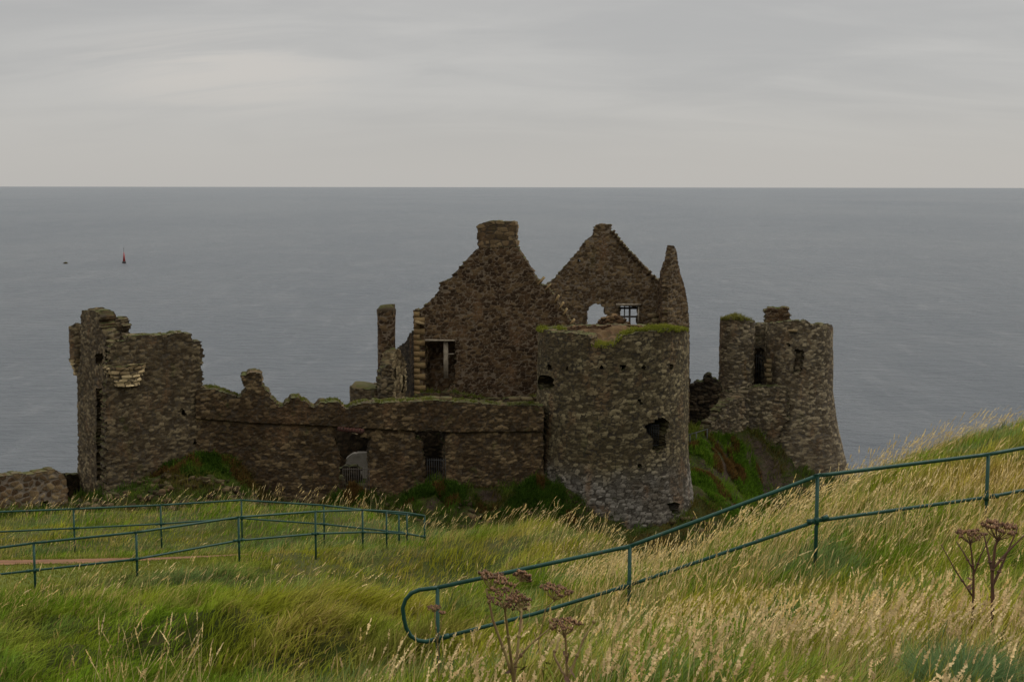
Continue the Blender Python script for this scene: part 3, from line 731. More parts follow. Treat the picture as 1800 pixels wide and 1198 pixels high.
mb = MB(); mb.box(at(738, 567, 87.9), (.62, .55, .16), tilt=-.3, jit=.03); mb.build('kneeler_stone', M['corbel'], t)
mb = MB(); mb.box(at(774, 598, 87.95), (1.9, .4, .11), rz=-.09, jit=.02); mb.build('window_lintel', M['lintel'], t)
fr = MB(); fr.box(at(784, 632, 88.15), (.30, .3, 2.4), jit=.015); fr.box(at(792, 622, 88.1), (.5, .12, .07)); fr.build('window_mullion', M['lintel'], t)
o, _ = wall('bay_back_wall', t, M['gable'], (738, 89.6), (812, 89.2), [(735,740),(735,590),(812,590),(812,740)], T=.4, seed=45, c=.1)
o, _ = wall('side_wall', t, M['black'], (729, 89), (700, 93.5), [(729,740),(729,580),(722,586),(716,598),(708,606),(698,614),(698,740)], T=.7, seed=46, cell=(.3,.2,.3))
o, wi = wall('low_front_wall', t, M['curtain'], (728, 87), (948, 84.5), [(726,760),(726,694),(745,690),(780,692),(800,688),(815,695),(850,702),(895,700),(945,698),(947,760)], T=.7, seed=47)
lu = lambda px: u_of(((728, 87), (948, 84.5)), px, 695)
moss_on(wi, t, [(lu(729), lu(770)), (lu(790), lu(850)), (lu(930), lu(947))], h=.28, dens=110)

# --- chimney stack and small ruins left of the house
t = thing('chimney_stack', base(681, 87.5, 28.5), 'slender freestanding octagonal chimney stack rising beside the gabled house', 'chimney')
o, _ = tower('shaft', t, M['gable'], 681, 87.5, lambda z: .56, (at(681, 740, 87)[2], at(681, 547, 87)[2]), .3, seed=51, cell=(.4,.2,.4), relief=.02)
zz = at(681, 545, 87)[2]; cxx, cyy = atxy(681, 87.5)
mb = MB(); mb.tube([(cxx, cyy, zz-.35), (cxx, cyy, zz-.02), (cxx, cyy, zz+.12), (cxx-.02, cyy, zz+.3)], [.61, .63, .52, .38], 8); mb.tube([(cxx+.35, cyy+.1, zz-3.0), (cxx+.38, cyy+.1, zz+.33)], .2, 6); mb.build('cap', M['gate'], t)
t = thing('ruined_wall_stub', base(700, 86.5, 28.5), 'pale broken wall stub with two slots at the foot of the chimney stack', 'wall')
o, _ = wall('wall', t, M['ruin'], (684, 86), (716, 87.3), [(686,760),(688,690),(686,650),(690,630),(693,622),(700,615),(706,622),(712,632),(713,650),(714,760)], holes=[[(706,658),(709,658),(709,690),(706,690)],[(692,645),(695,645),(695,665),(692,665)]], T=.9, seed=52, cell=(.16,.5,.3), relief=.09)
o, _ = wall('buttress', t, M['gate'], (668, 85.5), (690, 85.8), [(668,760),(669,660),(676,645),(690,640),(690,760)], T=.9, seed=53, cell=(.4,.24,.4), relief=.09)
t = thing('low_round_building', base(648, 88, 28.5), 'low drum shaped ruin with a pale flat top behind the curtain wall', 'ruin')
o, _ = tower('wall', t, M['gate'], 655, 87.5, lambda z: 1.42, (at(650, 760, 87)[2], at(650, 681, 87)[2]), .5, seed=54)
zl = at(650, 683, 87)[2]; x_, y_ = atxy(655, 87.5); mb = MB(); mb.tube([(x_, y_, zl-.3), (x_, y_, zl-.03), (x_+.03, y_, zl+.1)], [1.42, 1.40, 1.2], 22); mb.build('roof_slab', M['ruin'], t)

# --- rear gable
t = thing('rear_gable', base(1060, 96.5, 28), 'pointed gable wall with an arched hole and a mullioned window against the sea', 'gable wall')
A, B = (935, 97.2), (1176, 96)
o, _ = wall('gable_wall', t, M['gableb'], A, B, [(935,700),(935,530),(958,503),(963,498),(975,490),(985,476),(1000,461),(1015,442),(1030,424),(1042,413),(1043,406),(1048,396),(1058,393),(1073,395),(1074,406),(1084,414),(1100,435),(1118,452),(1130,465),(1145,482),(1155,490),(1176,492),(1176,700)],
     holes=[[(1027,592),(1030,560),(1031,548),(1034,541),(1040,535),(1046,533),(1056,534),(1062,540),(1064,550),(1068,556),(1070,590)], [(1089,592),(1089,538),(1121,538),(1121,592)], [(1016,456),(1021,456),(1021,460),(1016,460)]], T=1.0, seed=61, cell=(.28,.165,.36), relief=.028, rag=.35, c=.05)
coping(t, A, B, [(1076,404),(1090,424),(1105,441),(1122,459),(1138,476),(1152,489)], M['gableb'], out=.25, dep=.5, size=.3, name='coping')
mb = MB(); mb.box(at(1105, 535, 96.1), (1.75, .3, .16), jit=.02); mb.box(at(1122.5, 555, 96.2), (.10, .3, 1.5)); mb.build('window_surround', M['lintel'], t)
mb = MB(); mb.box(at(1107, 560, 96.6), (.13, .14, 2.0)); mb.box(at(1105, 556, 96.6), (1.3, .13, .12)); mb.box(at(1098, 560, 96.6), (.07, .12, 2.0)); mb.box(at(1105, 541, 96.6), (1.3, .12, .14)); mb.build('window_frame', M['frame'], t)
o, _ = wall('rubble_pile', t, M['inner'], (1040, 93.5), (1100, 93), [(1040,640),(1046,572),(1055,564),(1062,558),(1072,556),(1085,556),(1095,562),(1104,572),(1106,640)], T=.9, seed=62, cell=(.4,.2,.4), relief=.12)
t = thing('side_wall_pinnacle', base(1190, 91, 28), 'tall wall ending in a sharp broken spike behind the round tower', 'wall')
o, _ = wall('lit_face', t, M['gableb'], (1160, 90.5), (1216, 92.3), [(1172,860),(1172,600),(1174,560),(1174,500),(1177,478),(1179,452),(1182,434),(1184,430),(1187,434),(1190,445),(1193,462),(1197,482),(1204,505),(1209,535),(1212,570),(1213,860)], T=.55, seed=63, cell=(.28,.15,.36), relief=.03, rag=.15)
o, _ = wall('broken_return', t, M['gable'], (1157, 95.5), (1180, 91.3), [(1150,760),(1154,560),(1157,500),(1161,488),(1162,476),(1166,464),(1171,455),(1175,449),(1178,444),(1178,760)], T=.3, seed=64, cell=(.28,.16,.36), relief=.05, rag=.3)  # darker stone colour stands in for the shade on this return
mb = MB()
for i in range(3): mb.box(at(1148+3*(i % 2), 570-8*i, 92), (.5, .6, .34), rz=.3*i, jit=.07)
mb.build('pale_boulders', M['ruin'], t)

# --- far right tower
t = thing('sea_tower', base(1400, 95, 26), 'ruined tower with a broad sloping base and turret above the sea at right', 'tower')
zn = [at(1402, y, 92.6)[2] for y in (570, 690, 760, 830, 930)]; rn = [2.28, 2.40, 2.86, 3.55, 4.4]
def rne(z):
    if z is None: return 2.3
    return np.interp(-np.asarray(z, float), [-q for q in zn], rn)
o, ni = tower('main_drum', t, M['ne'], 1402, 95, rne, (zn[4]-1.5, at(1402, 563, 92.6)[2]), .95,
    top=[(1342,572),(1350,568),(1362,566),(1380,564),(1400,563),(1418,563),(1428,570),(1440,572),(1452,568),(1462,572)], back_top=at(1400, 572, 97)[2],
    holes=[[(1396,640),(1398,614),(1404,612),(1412,613),(1413,630),(1412,650),(1396,653)], [(1384,603),(1388,603),(1388,607),(1384,607)], [(1379,826),(1382,826),(1382,833),(1379,833)], [(1356,742),(1376,744),(1374,752),(1362,760)]], seed=71, cell=(.28,.165,.36), relief=.032)
o, _ = tower('niche_back', t, M['ne'], 1402, 95, lambda z: 1.75, (at(1402, 665, 93)[2], at(1402, 600, 93)[2]), .2, seed=77, c=.1)
o, ti = tower('stair_turret', t, M['ne'], 1294, 94.6, lambda z: 1.18+(0 if z is None else .18*np.clip((zn[1]-np.asarray(z))/3, 0, 1)), (zn[3], at(1294, 556, 93.4)[2]), .5,
    top=[(1264,562),(1280,558),(1294,557),(1310,560),(1320,566),(1326,566)], seed=72, cell=(.34,.18,.34), relief=.045)
moss_on(ti, t, [(-1.5, 1.9)], h=.30, dens=330, depth=(-.2, 1.8), tint=((.10, .105, .02), (.17, .16, .04)))
xt, yt = atxy(1294, 94.6); ztt = at(1294, 562, 93.4)[2]; mb = MB(); mb.tube([(xt, yt, ztt-.6), (xt, yt, ztt-.1), (xt, yt, ztt+.12)], [1.1, .95, .4], 16); mb.build('turf_cap', M['crag'], t)
o, _ = wall('recess_wall', t, M['ne'], (1312, 95.3), (1362, 95.3), [(1312,700),(1312,568),(1322,569),(1352,568),(1362,566),(1362,700)], holes=[[(1324,678),(1325,630),(1327,612),(1342,612),(1343,650),(1342,678)]], T=.9, seed=73)
o, _ = wall('recess_back', t, M['black'], (1300, 97.5), (1372, 97.5), [(1300,720),(1300,590),(1372,590),(1372,720)], T=.6, seed=74, c=.12)
barset('window_bars', t, 1325, 1342, 622, 678, 95.2, 5, .02)
for grp_ in (((1306, 630), (1306, 638), (1307, 646), (1308, 654), (1308, 662)), ((1352, 634), (1350, 642), (1351, 650), (1351, 658), (1352, 667))):
    mb = MB()
    for i, (px, py) in enumerate(grp_): mb.box(at(px, py, 93.6 if px < 1330 else 93.3), (.48 if i % 2 else .34, .3, .29), jit=.02)
    mb.build('dressed_quoins', M['ruin'], t)
mb = MB(); mb.box(at(1394, 580, 92.75), (.6, .3, .15), jit=.03); mb.build('pale_stone', M['corbel'], t)
o, _ = wall('lower_wall', t, M['ne'], (1262, 93.6), (1385, 92.2), [(1262,860),(1262,690),(1300,684),(1318,680),(1345,678),(1385,680),(1385,740),(1372,760),(1345,860)], T=1.2, seed=75, relief=.05)
o, hi_ = wall('chimney_stub', t, M['gable'], (1345, 96.2), (1388, 95.9), [(1345,600),(1345,552),(1347,541),(1365,541),(1387,541),(1388,552),(1387,600)], T=1.3, seed=76, cell=(.4,.2,.4), relief=.05, rag=.6)
moss_on(hi_, t, [(0.1, 1.2)], h=.12, dens=120, depth=(0, .6))
t = thing('broken_stub_wall', base(1280, 90, 26), 'jagged brown stub of wall on the green slope below the right tower', 'wall')
o, _ = wall('wall', t, M['ne'], (1240, 89.2), (1315, 92.2), [(1246,880),(1246,750),(1250,740),(1262,735),(1264,722),(1275,712),(1280,703),(1300,699),(1315,700),(1315,880)], T=.8, seed=81, relief=.08)
t = thing('dark_passage_wall', base(1235, 93, 27), 'dark ruined wall in the gap between the two towers', 'wall')  # wall of near-black stone between the towers
o, _ = wall('wall', t, M['black'], (1205, 93.4), (1266, 93.2), [(1205,880),(1207,660),(1214,660),(1217,680),(1222,670),(1236,668),(1238,657),(1254,656),(1256,666),(1262,670),(1266,672),(1266,880)], T=.9, seed=82, relief=.09, cell=(.4,.24,.4))
t = thing('walkway_railing', base(1230, 88, 27), 'small dark handrail in the gap right of the round tower', 'railing')
mb = MB(); mb.tube([at(1209, 764, 87.3), at(1245, 753, 89)], .03, 6); mb.tube([at(1209, 784, 87.3), at(1245, 772, 89)], .02, 6); mb.build('rail', M['iron'], t)
for px in (1213, 1224, 1243):
    Yp = 87.4+(px-1209)*.045; mb = MB(); mb.tube([at(px, 800, Yp)-GR([0, 0, .2]), np.r_[at(px, 800, Yp)[:2], at(px, 763-(px-1209)*.3, Yp)[2]]], .045, 6); mb.build('post', M['iron'], t)

t = thing('dark_opening_backing', base(765, 82, 27), 'dark inner wall seen through the right barred opening of the curtain wall', 'wall')  # black backing added so the right opening looks dark inside
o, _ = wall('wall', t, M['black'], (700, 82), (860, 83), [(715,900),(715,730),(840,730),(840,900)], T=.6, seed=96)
# --- low walls at far left, and courtyard walls seen through the opening
t = thing('low_boundary_wall', base(40, 68, 26.5), 'low pale mortared stone wall at the far left with a small barred opening', 'wall')
A, B = (-120, 65.5), (122, 70)
o, _ = wall('wall', t, M['lowwall'], A, B, [(-120,960),(-120,846),(-40,842),(0,838),(30,834),(60,833),(80,829),(98,826),(108,832),(117,842),(120,875),(118,960)], holes=[[(71,882),(86,881),(87,905),(72,905)]], T=.8, seed=91, cell=(.42,.28,.4), relief=.03, rag=.2)
barset('window_bars', t, 72, 86, 882, 906, 69.6, 5, .02)
t = thing('dark_wall_end', base(128, 76, 27), 'short dark wall piece between the low boundary wall and the gatehouse', 'wall')
o, _ = wall('wall', t, M['black'], (108, 76), (146, 78), [(108,940),(110,836),(125,833),(140,833),(146,838),(146,940)], T=.8, seed=92)
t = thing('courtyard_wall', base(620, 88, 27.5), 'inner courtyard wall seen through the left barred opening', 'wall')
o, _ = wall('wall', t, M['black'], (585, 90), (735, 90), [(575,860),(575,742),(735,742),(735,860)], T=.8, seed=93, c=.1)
M['limewash'] = plain('old_limewash', (.19, .17, .14), .9, (.14, .125, .10), 2., bmp=.01)
o, _ = wall('pale_plinth', t, M['limewash'], (596, 86.6), (700, 86.6), [(606,840),(610,806),(618,799),(630,796),(700,795),(700,840)], T=.6, seed=94, relief=.008, rag=.1)
o, _ = wall('inner_step', t, M['black'], (596, 83), (640, 83), [(596,860),(598,822),(605,819),(630,820),(634,828),(636,842),(630,860)], T=.6, seed=95)

# ================================================================== SEA MARKS
t = thing('navigation_buoy', base(218.5, 805, 0.0), 'small red and dark conical buoy out on the sea at left', 'buoy')
bx, by = atxy(218.5, 805, 463); zb = 0.
mb = MB(); mb.tube([(bx, by, -1), (bx, by, .5), (bx, by, 1.2)], [1.15, 1.15, .95], 16); mb.build('float', M['buoydark'], t, True)
mb = MB(); mb.tube([(bx, by, 1.15), (bx, by, 6.6)], [.80, .16], 12); mb.build('tower', M['buoyred'], t, True)
mb = MB(); mb.tube([(bx, by, 6.5), (bx, by, 8.6)], .07, 6); mb.tube([(bx, by, 8.5), (bx, by, 8.75), (bx, by, 9.0)], [.12, .32, .12], 8); mb.build('topmark', M['buoydark'], t)
rx, ry = atxy(115.5, 800, 463); mb = MB(); mb.tube([(rx, ry, -.5), (rx, ry, .3), (rx+.1, ry, .8), (rx, ry, 1.05)], [1.45, 1.35, .8, .2], 14); o = mb.build('sea_rock', M['rock'], None, True)
tag(o, 'small dark rounded rock breaking the sea surface left of the buoy', 'rock')

# ================================================================== GREEN HANDRAILS
def densify(P, n=7):
    """Catmull-Rom through the surveyed rail points"""
    P = [GR(p) for p in P]
    Pn = [P[0]]
    for a, b_, c_ in zip(P[:-2], P[1:-1], P[2:]):      # short rounded bends at the joints, straight pipe between
        Pn += [b_+(a-b_)*min(.4, .16/np.linalg.norm(a-b_)), b_, b_+(c_-b_)*min(.4, .16/np.linalg.norm(c_-b_))]
    Pn.append(P[-1]); P = Pn; n = 2
    P = [2*P[0]-P[1]]+P+[2*P[-1]-P[-2]]; out = []
    for i in range(1, len(P)-2):
        for k in range(n):
            s = k/n; a, b_, c_, d_ = P[i-1:i+3]
            out.append(.5*((2*b_)+(-a+c_)*s+(2*a-5*b_+4*c_-d_)*s*s+(-a+3*b_-3*c_+d_)*s**3))
    out.append(P[-2]); return out
def handrail(name, label, posts, gap, top, mid, loop=None, r=.024, drop=1.06, group=None):
    """posts: (px, py of the top rail, Y); top, mid rails follow real points"""
    x, y = atxy(posts[0][0], posts[0][2]); t = thing(name, (float(x), float(y), float(land.h(x, y))), label, 'handrail', group)
    mb = MB(); mb.tube(top, r, 10); tr = mb.build('top_rail', M['rail'], t, True)
    mb = MB(); mb.tube(mid, r*.92, 10); mb.build('mid_rail', M['rail'], t, True)
    if loop is not None:
        mb = MB(); mb.tube(loop, r, 10); mb.build('end_loop', M['rail'], t, True)
    for px, py, Y in posts:
        p = at(px, py, Y); g0 = land.h(p[0], p[1])-.25
        mb = MB(); mb.tube([(p[0], p[1], g0), (p[0], p[1], p[2])], r*.98, 10); po = mb.build('post', M['rail'], t, True)
        # fittings: a collar on the post and a swaged sleeve on the mid rail at each side
        q = min(mid, key=lambda m_: math.hypot(m_[0]-p[0], m_[1]-p[1])); i = [k for k, m_ in enumerate(mid) if m_ is q][0]
        mb = MB(); mb.tube([(p[0], p[1], q[2]-.045), (p[0], p[1], q[2]+.045)], r*1.35, 10); mb.build('collar', M['rail'], po, True)
        for s in (-1, 1):
            j = i+s
            if 0 <= j < len(mid):
                d = GR(mid[j])-GR(q); d /= np.linalg.norm(d)+1e-9; mb = MB(); mb.tube([GR(q)+d*.06, GR(q)+d*.14], r*1.3, 10); mb.build('coupling', M['rail'], t, True)
    return t
# right rail, near
TP = [(770,1030,15.3),(1108,957,16.0),(1438,833,16.4),(1738,795,17.2),(1900,765,17.8),(2120,720,18.6)]
TP = [(px, py+2, Y) for px, py, Y in TP]
top = [at(*p) for p in TP]
MP = [(770,1122,15.3),(940,1078,15.6),(1108,1027,16.0),(1438,914,16.4),(1738,872,17.2),(1900,840,17.8),(2120,797,18.6)]
mid = [at(*p) for p in MP]
lp = [(770,1032),(755,1034),(738,1036),(724,1042),(714,1053),(709,1068),(711,1086),(715,1103),(723,1117),(735,1125),(750,1127),(770,1122)]
handrail('green_handrail', 'green pipe handrail with a rounded end loop climbing the near slope at right', TP, .5, densify(top), densify(mid), [at(x_, y_, 15.3-(.02*(770-x_)/60)) for x_, y_ in lp])
# left rail, nearer side of the path
TL = [(-160,985,26.6),(60,955,26.6),(240,936,26.7),(420,909,28.6),(555,899,30.6),(638,896,32.4),(680,898,33.3),(716,901,34.1),(747,906,34.8)]
ML = [(-160,1028,26.6),(60,1003,26.6),(240,983,26.7),(420,950,28.6),(555,938,30.6),(638,935,32.4),(680,936,33.3),(716,938,34.1),(747,943,34.8)]
handrail('green_handrail', 'green pipe handrail on the nearer side of the earth path at left', TL, .5, densify([at(*p) for p in TL]), densify([at(*p) for p in ML]), group=None)
TF = [(-160,907,34.0),(130,895,34.6),(283,888,36.0),(425,879,37.2),(570,888,36.8),(702,903,35.6)]
MF = [(-160,943,34.0),(130,929,34.6),(283,921,36.0),(425,911,37.2),(570,921,36.8),(702,935,35.6)]
handrail('green_handrail', 'green pipe handrail on the far side of the earth path below the castle wall', TF, .5, densify([at(*p) for p in TF]+[at(747, 906, 34.9)]), densify([at(*p) for p in MF]+[at(747, 943, 34.9)]), group=None)

# ================================================================== GRASS
GREEN = GR([.128, .195, .014]); YG = GR([.280, .265, .024]); STRAW = GR([.50, .37, .13]); BLUE = GR([.135, .195, .080]); LIME = GR([.130, .225, .014]); OCH = GR([.38, .23, .055])
def mixv(a, b, t): return a*(1-t[:, None])+b*t[:, None]
def frustum_pts(n, y0, y1, mx=1.8, pw=2.0):
    y = y0*(y1/y0)**rng.random(n) if pw == 2 else rng.uniform(y0, y1, n)
    hw = .385*y+mx; x = rng.uniform(-1, 1, n)*hw
    return x, y
def proj(x, y, z):
    dz_ = z-ZC; f = y*cp-dz_*sp; u = y*sp+dz_*cp
    return 900+F*x/f, 599-F*u/f
def zone_colour(x, y):
    n1 = fbm(x*.35+5, y*.35, seed=101); n2 = fbm(x*1.3, y*1.3, seed=102); n3 = fbm(x*.8, y*.8, seed=103)
    c = mixv(np.tile(GREEN, (len(x), 1)), np.tile(YG, (len(x), 1)), sstep(n1, .46, .78))
    c = mixv(c, np.tile(STRAW, (len(x), 1)), .30*sstep(n2, .50, .68))
    c = mixv(c, np.tile(BLUE, (len(x), 1)), .6*sstep(n3, .55, .68))
    # known patches: blue-green sedge left of centre, lush green at lower left and lower centre right
    for (px, py, Y, rx_, ry_, cc, k) in ((370, 1010, 26, 3.0, 2.0, BLUE, .8), (60, 1120, 14.5, 2.4, 3.5, LIME, .7), (1250, 1120, 7, .9, 1.1, LIME, .7), (1640, 1090, 6.6, .5, .7, BLUE, .8), (950, 960, 31, 1.3, 2, YG, .6), (620, 1010, 24, 2.5, 3, YG, .5), (700, 1010, 25, 1, 1.6, OCH, .6), (560, 1080, 18, 1.2, .9, OCH, .35), (1700, 830, 22, 3, 3, YG, .5), (1790, 870, 20, 1.2, 2.5, OCH, .7), (420, 1150, 12, 1.2, 1.4, LIME, .5), (600, 1000, 27, 3, 2.5, LIME, .5), (200, 1080, 18, 3, 3, LIME, .5)):
        q = at(px, py, Y); d = ((x-q[0])/rx_)**2+((y-q[1])/ry_)**2
        c = mixv(c, np.tile(cc, (len(x), 1)), k*np.exp(-d)*(.6+.8*n2).clip(0, 1))
    return c
def wind(x, y):
    a = .9*(fbm(x*.3, y*.3, seed=111)-.5)*3
    s = (.25+.75*fbm(x*.5+3, y*.5, seed=112))*(.55+.45*sstep(y, 7, 18))
    return np.stack([np.cos(a)*s, np.sin(a)*s*.6], -1)
right = lambda x, y: sstep(x/y, -.17, -.02)
vg = Veg()
def sow(n, y0, y1, hmin, hmax, wmin, wmax, segs, clump=3.5, mx=1.8):
    x, y = frustum_pts(n, y0, y1, mx)
    ed = edge_d(x, y); lw = lawn_mask(x, y); pd = path_d(x, y)
    keep = (ed < .9) & ~((lw > .45) & (rng.random(len(x)) < .1)) & ~((pd < .6) & (x < -2.2))
    # clumping: blades gather round tussock centres
    cl = vn(x*clump, y*clump, seed=121); keep &= rng.random(len(x)) < (.35+.9*cl)
    x, y, lw = x[keep], y[keep], lw[keep]; z = land.h(x, y)
    n = len(x); tus = vn(x*clump, y*clump, seed=121)
    big = fbm(x*.6, y*.6, seed=122)
    H = rng.uniform(hmin, hmax, n)*(.50+.85*tus)*(.5+.95*big)*(1-.25*(1-right(x, y))); H = np.where(lw > .45, .045, H)
    lowz = np.exp(-(((x+.6)/1.6)**2+((y-14.0)/1.8)**2)); H = H*(1-.55*lowz)
    c = zone_colour(x, y)*rng.uniform(.45, 1.6, (n, 1))*(.66+.68*vn(x*2.3, y*2.3, seed=125))[:, None]; 
    dry = rng.random(n) < .05+.15*sstep(fbm(x*.7, y*.7, seed=123), .45, .7); c[dry] = STRAW*rng.uniform(.6, 1.15, (dry.sum(), 1))
    lean = wind(x, y)+rng.normal(0, .34, (n, 2))
    vg.add(*blades(np.stack([x, y, z-.02], -1), H, rng.uniform(wmin, wmax, n), lean, rng.uniform(0, 6.3, n), c, segs))
sow(90000, 3.6, 9, .12, .32, .005, .010, 3)
sow(120000, 8.5, 17, .16, .42, .008, .015, 3)
sow(160000, 16, 27, .18, .46, .012, .022, 3, 2.2)
sow(175000, 25, 43, .16, .40, .013, .024, 2, 2.2, 4.5)
# close-cropped turf of the lawn
n = 60000; x = rng.uniform(-16, -1, n); y = rng.uniform(26, 35, n); k_ = (lawn_mask(x, y) > .3) & (path_d(x, y) > .85-.3*rng.random(n)); x, y = x[k_], y[k_]; n = len(x)
c = mixv(np.tile(GR([.12, .15, .018]), (n, 1)), np.tile(GR([.20, .19, .035]), (n, 1)), fbm(x*.9, y*.9, seed=161))*rng.uniform(.55, 1.4, (n, 1))
vg.add(*blades(np.stack([x, y, land.h(x, y)+.01], -1), rng.uniform(.03, .085, n), rng.uniform(.014, .026, n), rng.normal(0, .35, (n, 2)), rng.uniform(0, 6.3, n), c, 2))
o = vg.build('meadow_grass', M['blade']); tag(o, 'long windblown green and yellow grass covering the near slope', 'grass', kind='stuff')

# seed heads: Yorkshire-fog like plumes on fine stalks
def seedstalks(x, y, H, headL, headW, swid, lean, tint, heads=10, hq=.42):
    n = len(x); z = land.h(x, y); P = np.stack([x, y, z-.02], -1); V = Veg()
    b = blades(P, H, np.full(n, 1.)*swid, lean, rng.uniform(0, 6.3, n), tint*.8, 3, curl=.8); V.add(*b)
    L2 = np.minimum((lean**2).sum(1), 1.1)
    def pt(t):
        c = P.copy(); c[:, :2] += lean*(H*t**1.8)[:, None]; c[:, 2] += H*(t-.38*L2*t*t); return c
    for k in range(heads):
        f = (k+.5)/heads; t = 1-headL/H*(1-f); c = pt(t); nx = pt(np.minimum(t+.03, 1.03))-c; nx /= np.linalg.norm(nx, axis=1)[:, None]+1e-9
        sz_ = headW*(math.sin(math.pi*(.12+.8*f))**.8)*rng.uniform(.7, 1.3, n)
        rnd = rng.normal(0, 1, (n, 3)); rnd /= np.linalg.norm(rnd, axis=1)[:, None]
        side = np.cross(nx, rnd); side /= np.linalg.norm(side, axis=1)[:, None]+1e-9
        L = headL/heads*1.9
        a = c-side*0; b1 = c+side*(sz_*.5)[:, None]+nx*(L*.45)[:, None]; b2 = c+nx*(L)[:, None]+side*(sz_*.25)[:, None]; b3 = c-side*(sz_*.45)[:, None]+nx*(L*.5)[:, None]
        Vv = np.stack([a, b1, b2, b3], 1).reshape(-1, 3); i = np.arange(n)*4
        V.add(Vv, np.stack([i, i+1, i+2, i+3], 1), None, np.repeat(tint*rng.uniform(.8, 1.2, (n, 1)), 4, axis=0))
    return V
vh = Veg()
def merge(dst, src):
    for i in range(len(src.V)): pass
    V = np.concatenate(src.V); C = np.concatenate(src.C); dst.add(V, np.concatenate(src.Q) if src.Q else None, np.concatenate(src.T) if src.T else None, C)
PALE = GR([.72, .56, .29]); PINKT = GR([.60, .43, .21]); GOLD = GR([.62, .44, .15])
def heads(n, y0, y1, cond, hr, hl, hw, sw, tints, lean_s=.55, nh=10, mx=1.5):
    x, y = frustum_pts(n, y0, y1, mx); keep = (edge_d(x, y) < .6) & (lawn_mask(x, y) < .4) & (path_d(x, y) > .7); keep &= cond(x, y)
    x, y = x[keep], y[keep]; n = len(x)
    if n == 0: return
    H = rng.uniform(*hr, n); lean = wind(x, y)*lean_s+rng.normal(0, .16, (n, 2))
    t = rng.random(n); tint = mixv(np.tile(tints[0], (n, 1)), np.tile(tints[1], (n, 1)), t)*rng.uniform(.75, 1.2, (n, 1))
    merge(vh, seedstalks(x, y, H, np.minimum(rng.uniform(*hl, n), H*.5), rng.uniform(*hw, n), sw, lean, tint, nh))
dens = lambda s, a, b_, sc: (lambda x, y: rng.random(len(x)) < a+(b_-a)*sstep(fbm(x*sc, y*sc, seed=s), .40, .60))
near = dens(131, .08, 1.0, .9)
heads(8500, 3.8, 8.5, lambda x, y: near(x, y) & (rng.random(len(x)) < right(x, y)*.8+.03), (.26, .46), (.05, .095), (.013, .023), .0024, (PALE, PINKT), .7, 13)
heads(8500, 8, 15.5, lambda x, y: near(x, y) & (rng.random(len(x)) < right(x, y)*.7+.03), (.30, .52), (.06, .11), (.014, .024), .003, (PALE, GOLD), .6, 8)
far = dens(133, .03, .8, .45)
heads(3800, 15, 42, lambda x, y: far(x, y), (.40, .72), (.09, .16), (.014, .026), .006, (GOLD, PALE), .65, 6, 2.5)
# tall straw along the crests
def crest(x, y): e = edge_d(x, y); return (e > -1.3) & (rng.random(len(x)) < .9)
heads(15000, 18, 43, crest, (.45, .85), (.10, .18), (.015, .028), .006, (GOLD, PALE), .7, 6, 2.5)
# straw clump around the foot of the near rail
def clumpf(x, y):
    r = np.zeros(len(x), bool)
    for px, py, Y, rd_ in ((1180, 1010, 17.5, 1.4), (1330, 950, 18.5, 1.2), (270, 1192, 9.2, .4), (640, 1120, 15.0, .6), (1650, 880, 18, 1.8), (1780, 860, 18.5, 1.5), (1120, 1050, 16.5, .8)):
        q = at(px, py, Y); r |= (np.hypot(x-q[0], (y-q[1])*.6) < rd_) & ((Y > 10) | (rng.random(len(x)) < .3))
    return r & (rng.random(len(x)) < .75)
heads(26000, 8, 20, clumpf, (.4, .85), (.09, .17), (.009, .018), .0042, (GOLD, PALE), .38, 8)
o = vh.build('seed_heads', M['dry']); tag(o, 'pale dry seed heads and straw standing above the grass', 'dry grass', kind='stuff')

# grass on the castle crag
vc = Veg(); n = 420000; x = rng.uniform(-46, 26, n); y = rng.uniform(60, 104, n)
e = .5; gx = (crag.h(x+e, y)-crag.h(x-e, y))/(2*e); gy = (crag.h(x, y+e)-crag.h(x, y-e))/(2*e); sl = np.hypot(gx, gy)
keep = (sdist(x, y, CEDGE) < 1.5) & (sl < 2.6) & (fbm(x*.5, y*.5, seed=141) > np.where(y < 79, .12, .28)+.08*sl) & ((y < 80) | (x > 10) | (rng.random(n) < .4))
x, y = x[keep], y[keep]; n = len(x); z = crag.h(x, y)
c = mixv(np.tile(GR([.040, .085, .012]), (n, 1)), np.tile(GR([.100, .135, .018]), (n, 1)), fbm(x*.8, y*.8, seed=142)*1.2-.1)
rd_ = sstep(fbm(x*.45, y*.45, seed=143), .53, .66); c = mixv(c, np.tile(GR([.105, .062, .022]), (n, 1)), rd_*.8)
greener = np.exp(-(((x-13)/4.5)**2+((y-86)/6)**2)); c = mixv(c, np.tile(GR([.10, .175, .016]), (n, 1)), greener.clip(0, 1)*(1-rd_*.6))  # brighter green grass on the bank between the towers
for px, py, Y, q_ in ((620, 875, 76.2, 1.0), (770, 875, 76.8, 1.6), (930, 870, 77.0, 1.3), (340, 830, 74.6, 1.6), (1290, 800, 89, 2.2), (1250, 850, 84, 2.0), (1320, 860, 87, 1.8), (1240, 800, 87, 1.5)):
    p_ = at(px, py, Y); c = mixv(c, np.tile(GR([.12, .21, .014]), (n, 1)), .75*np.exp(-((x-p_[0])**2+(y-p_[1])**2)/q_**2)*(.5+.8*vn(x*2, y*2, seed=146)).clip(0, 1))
c = c*rng.uniform(.6, 1.45, (n, 1))
lean = rng.normal(0, .4, (n, 2))+GR([.3, -.35])
vc.add(*blades(np.stack([x, y, z-.03], -1), rng.uniform(.14, .50, n)*(.3+1.3*sstep(vn(x*1.5, y*1.5, seed=149), .2, .8)), rng.uniform(.025, .06, n), lean, rng.uniform(0, 6.3, n), c, 2))
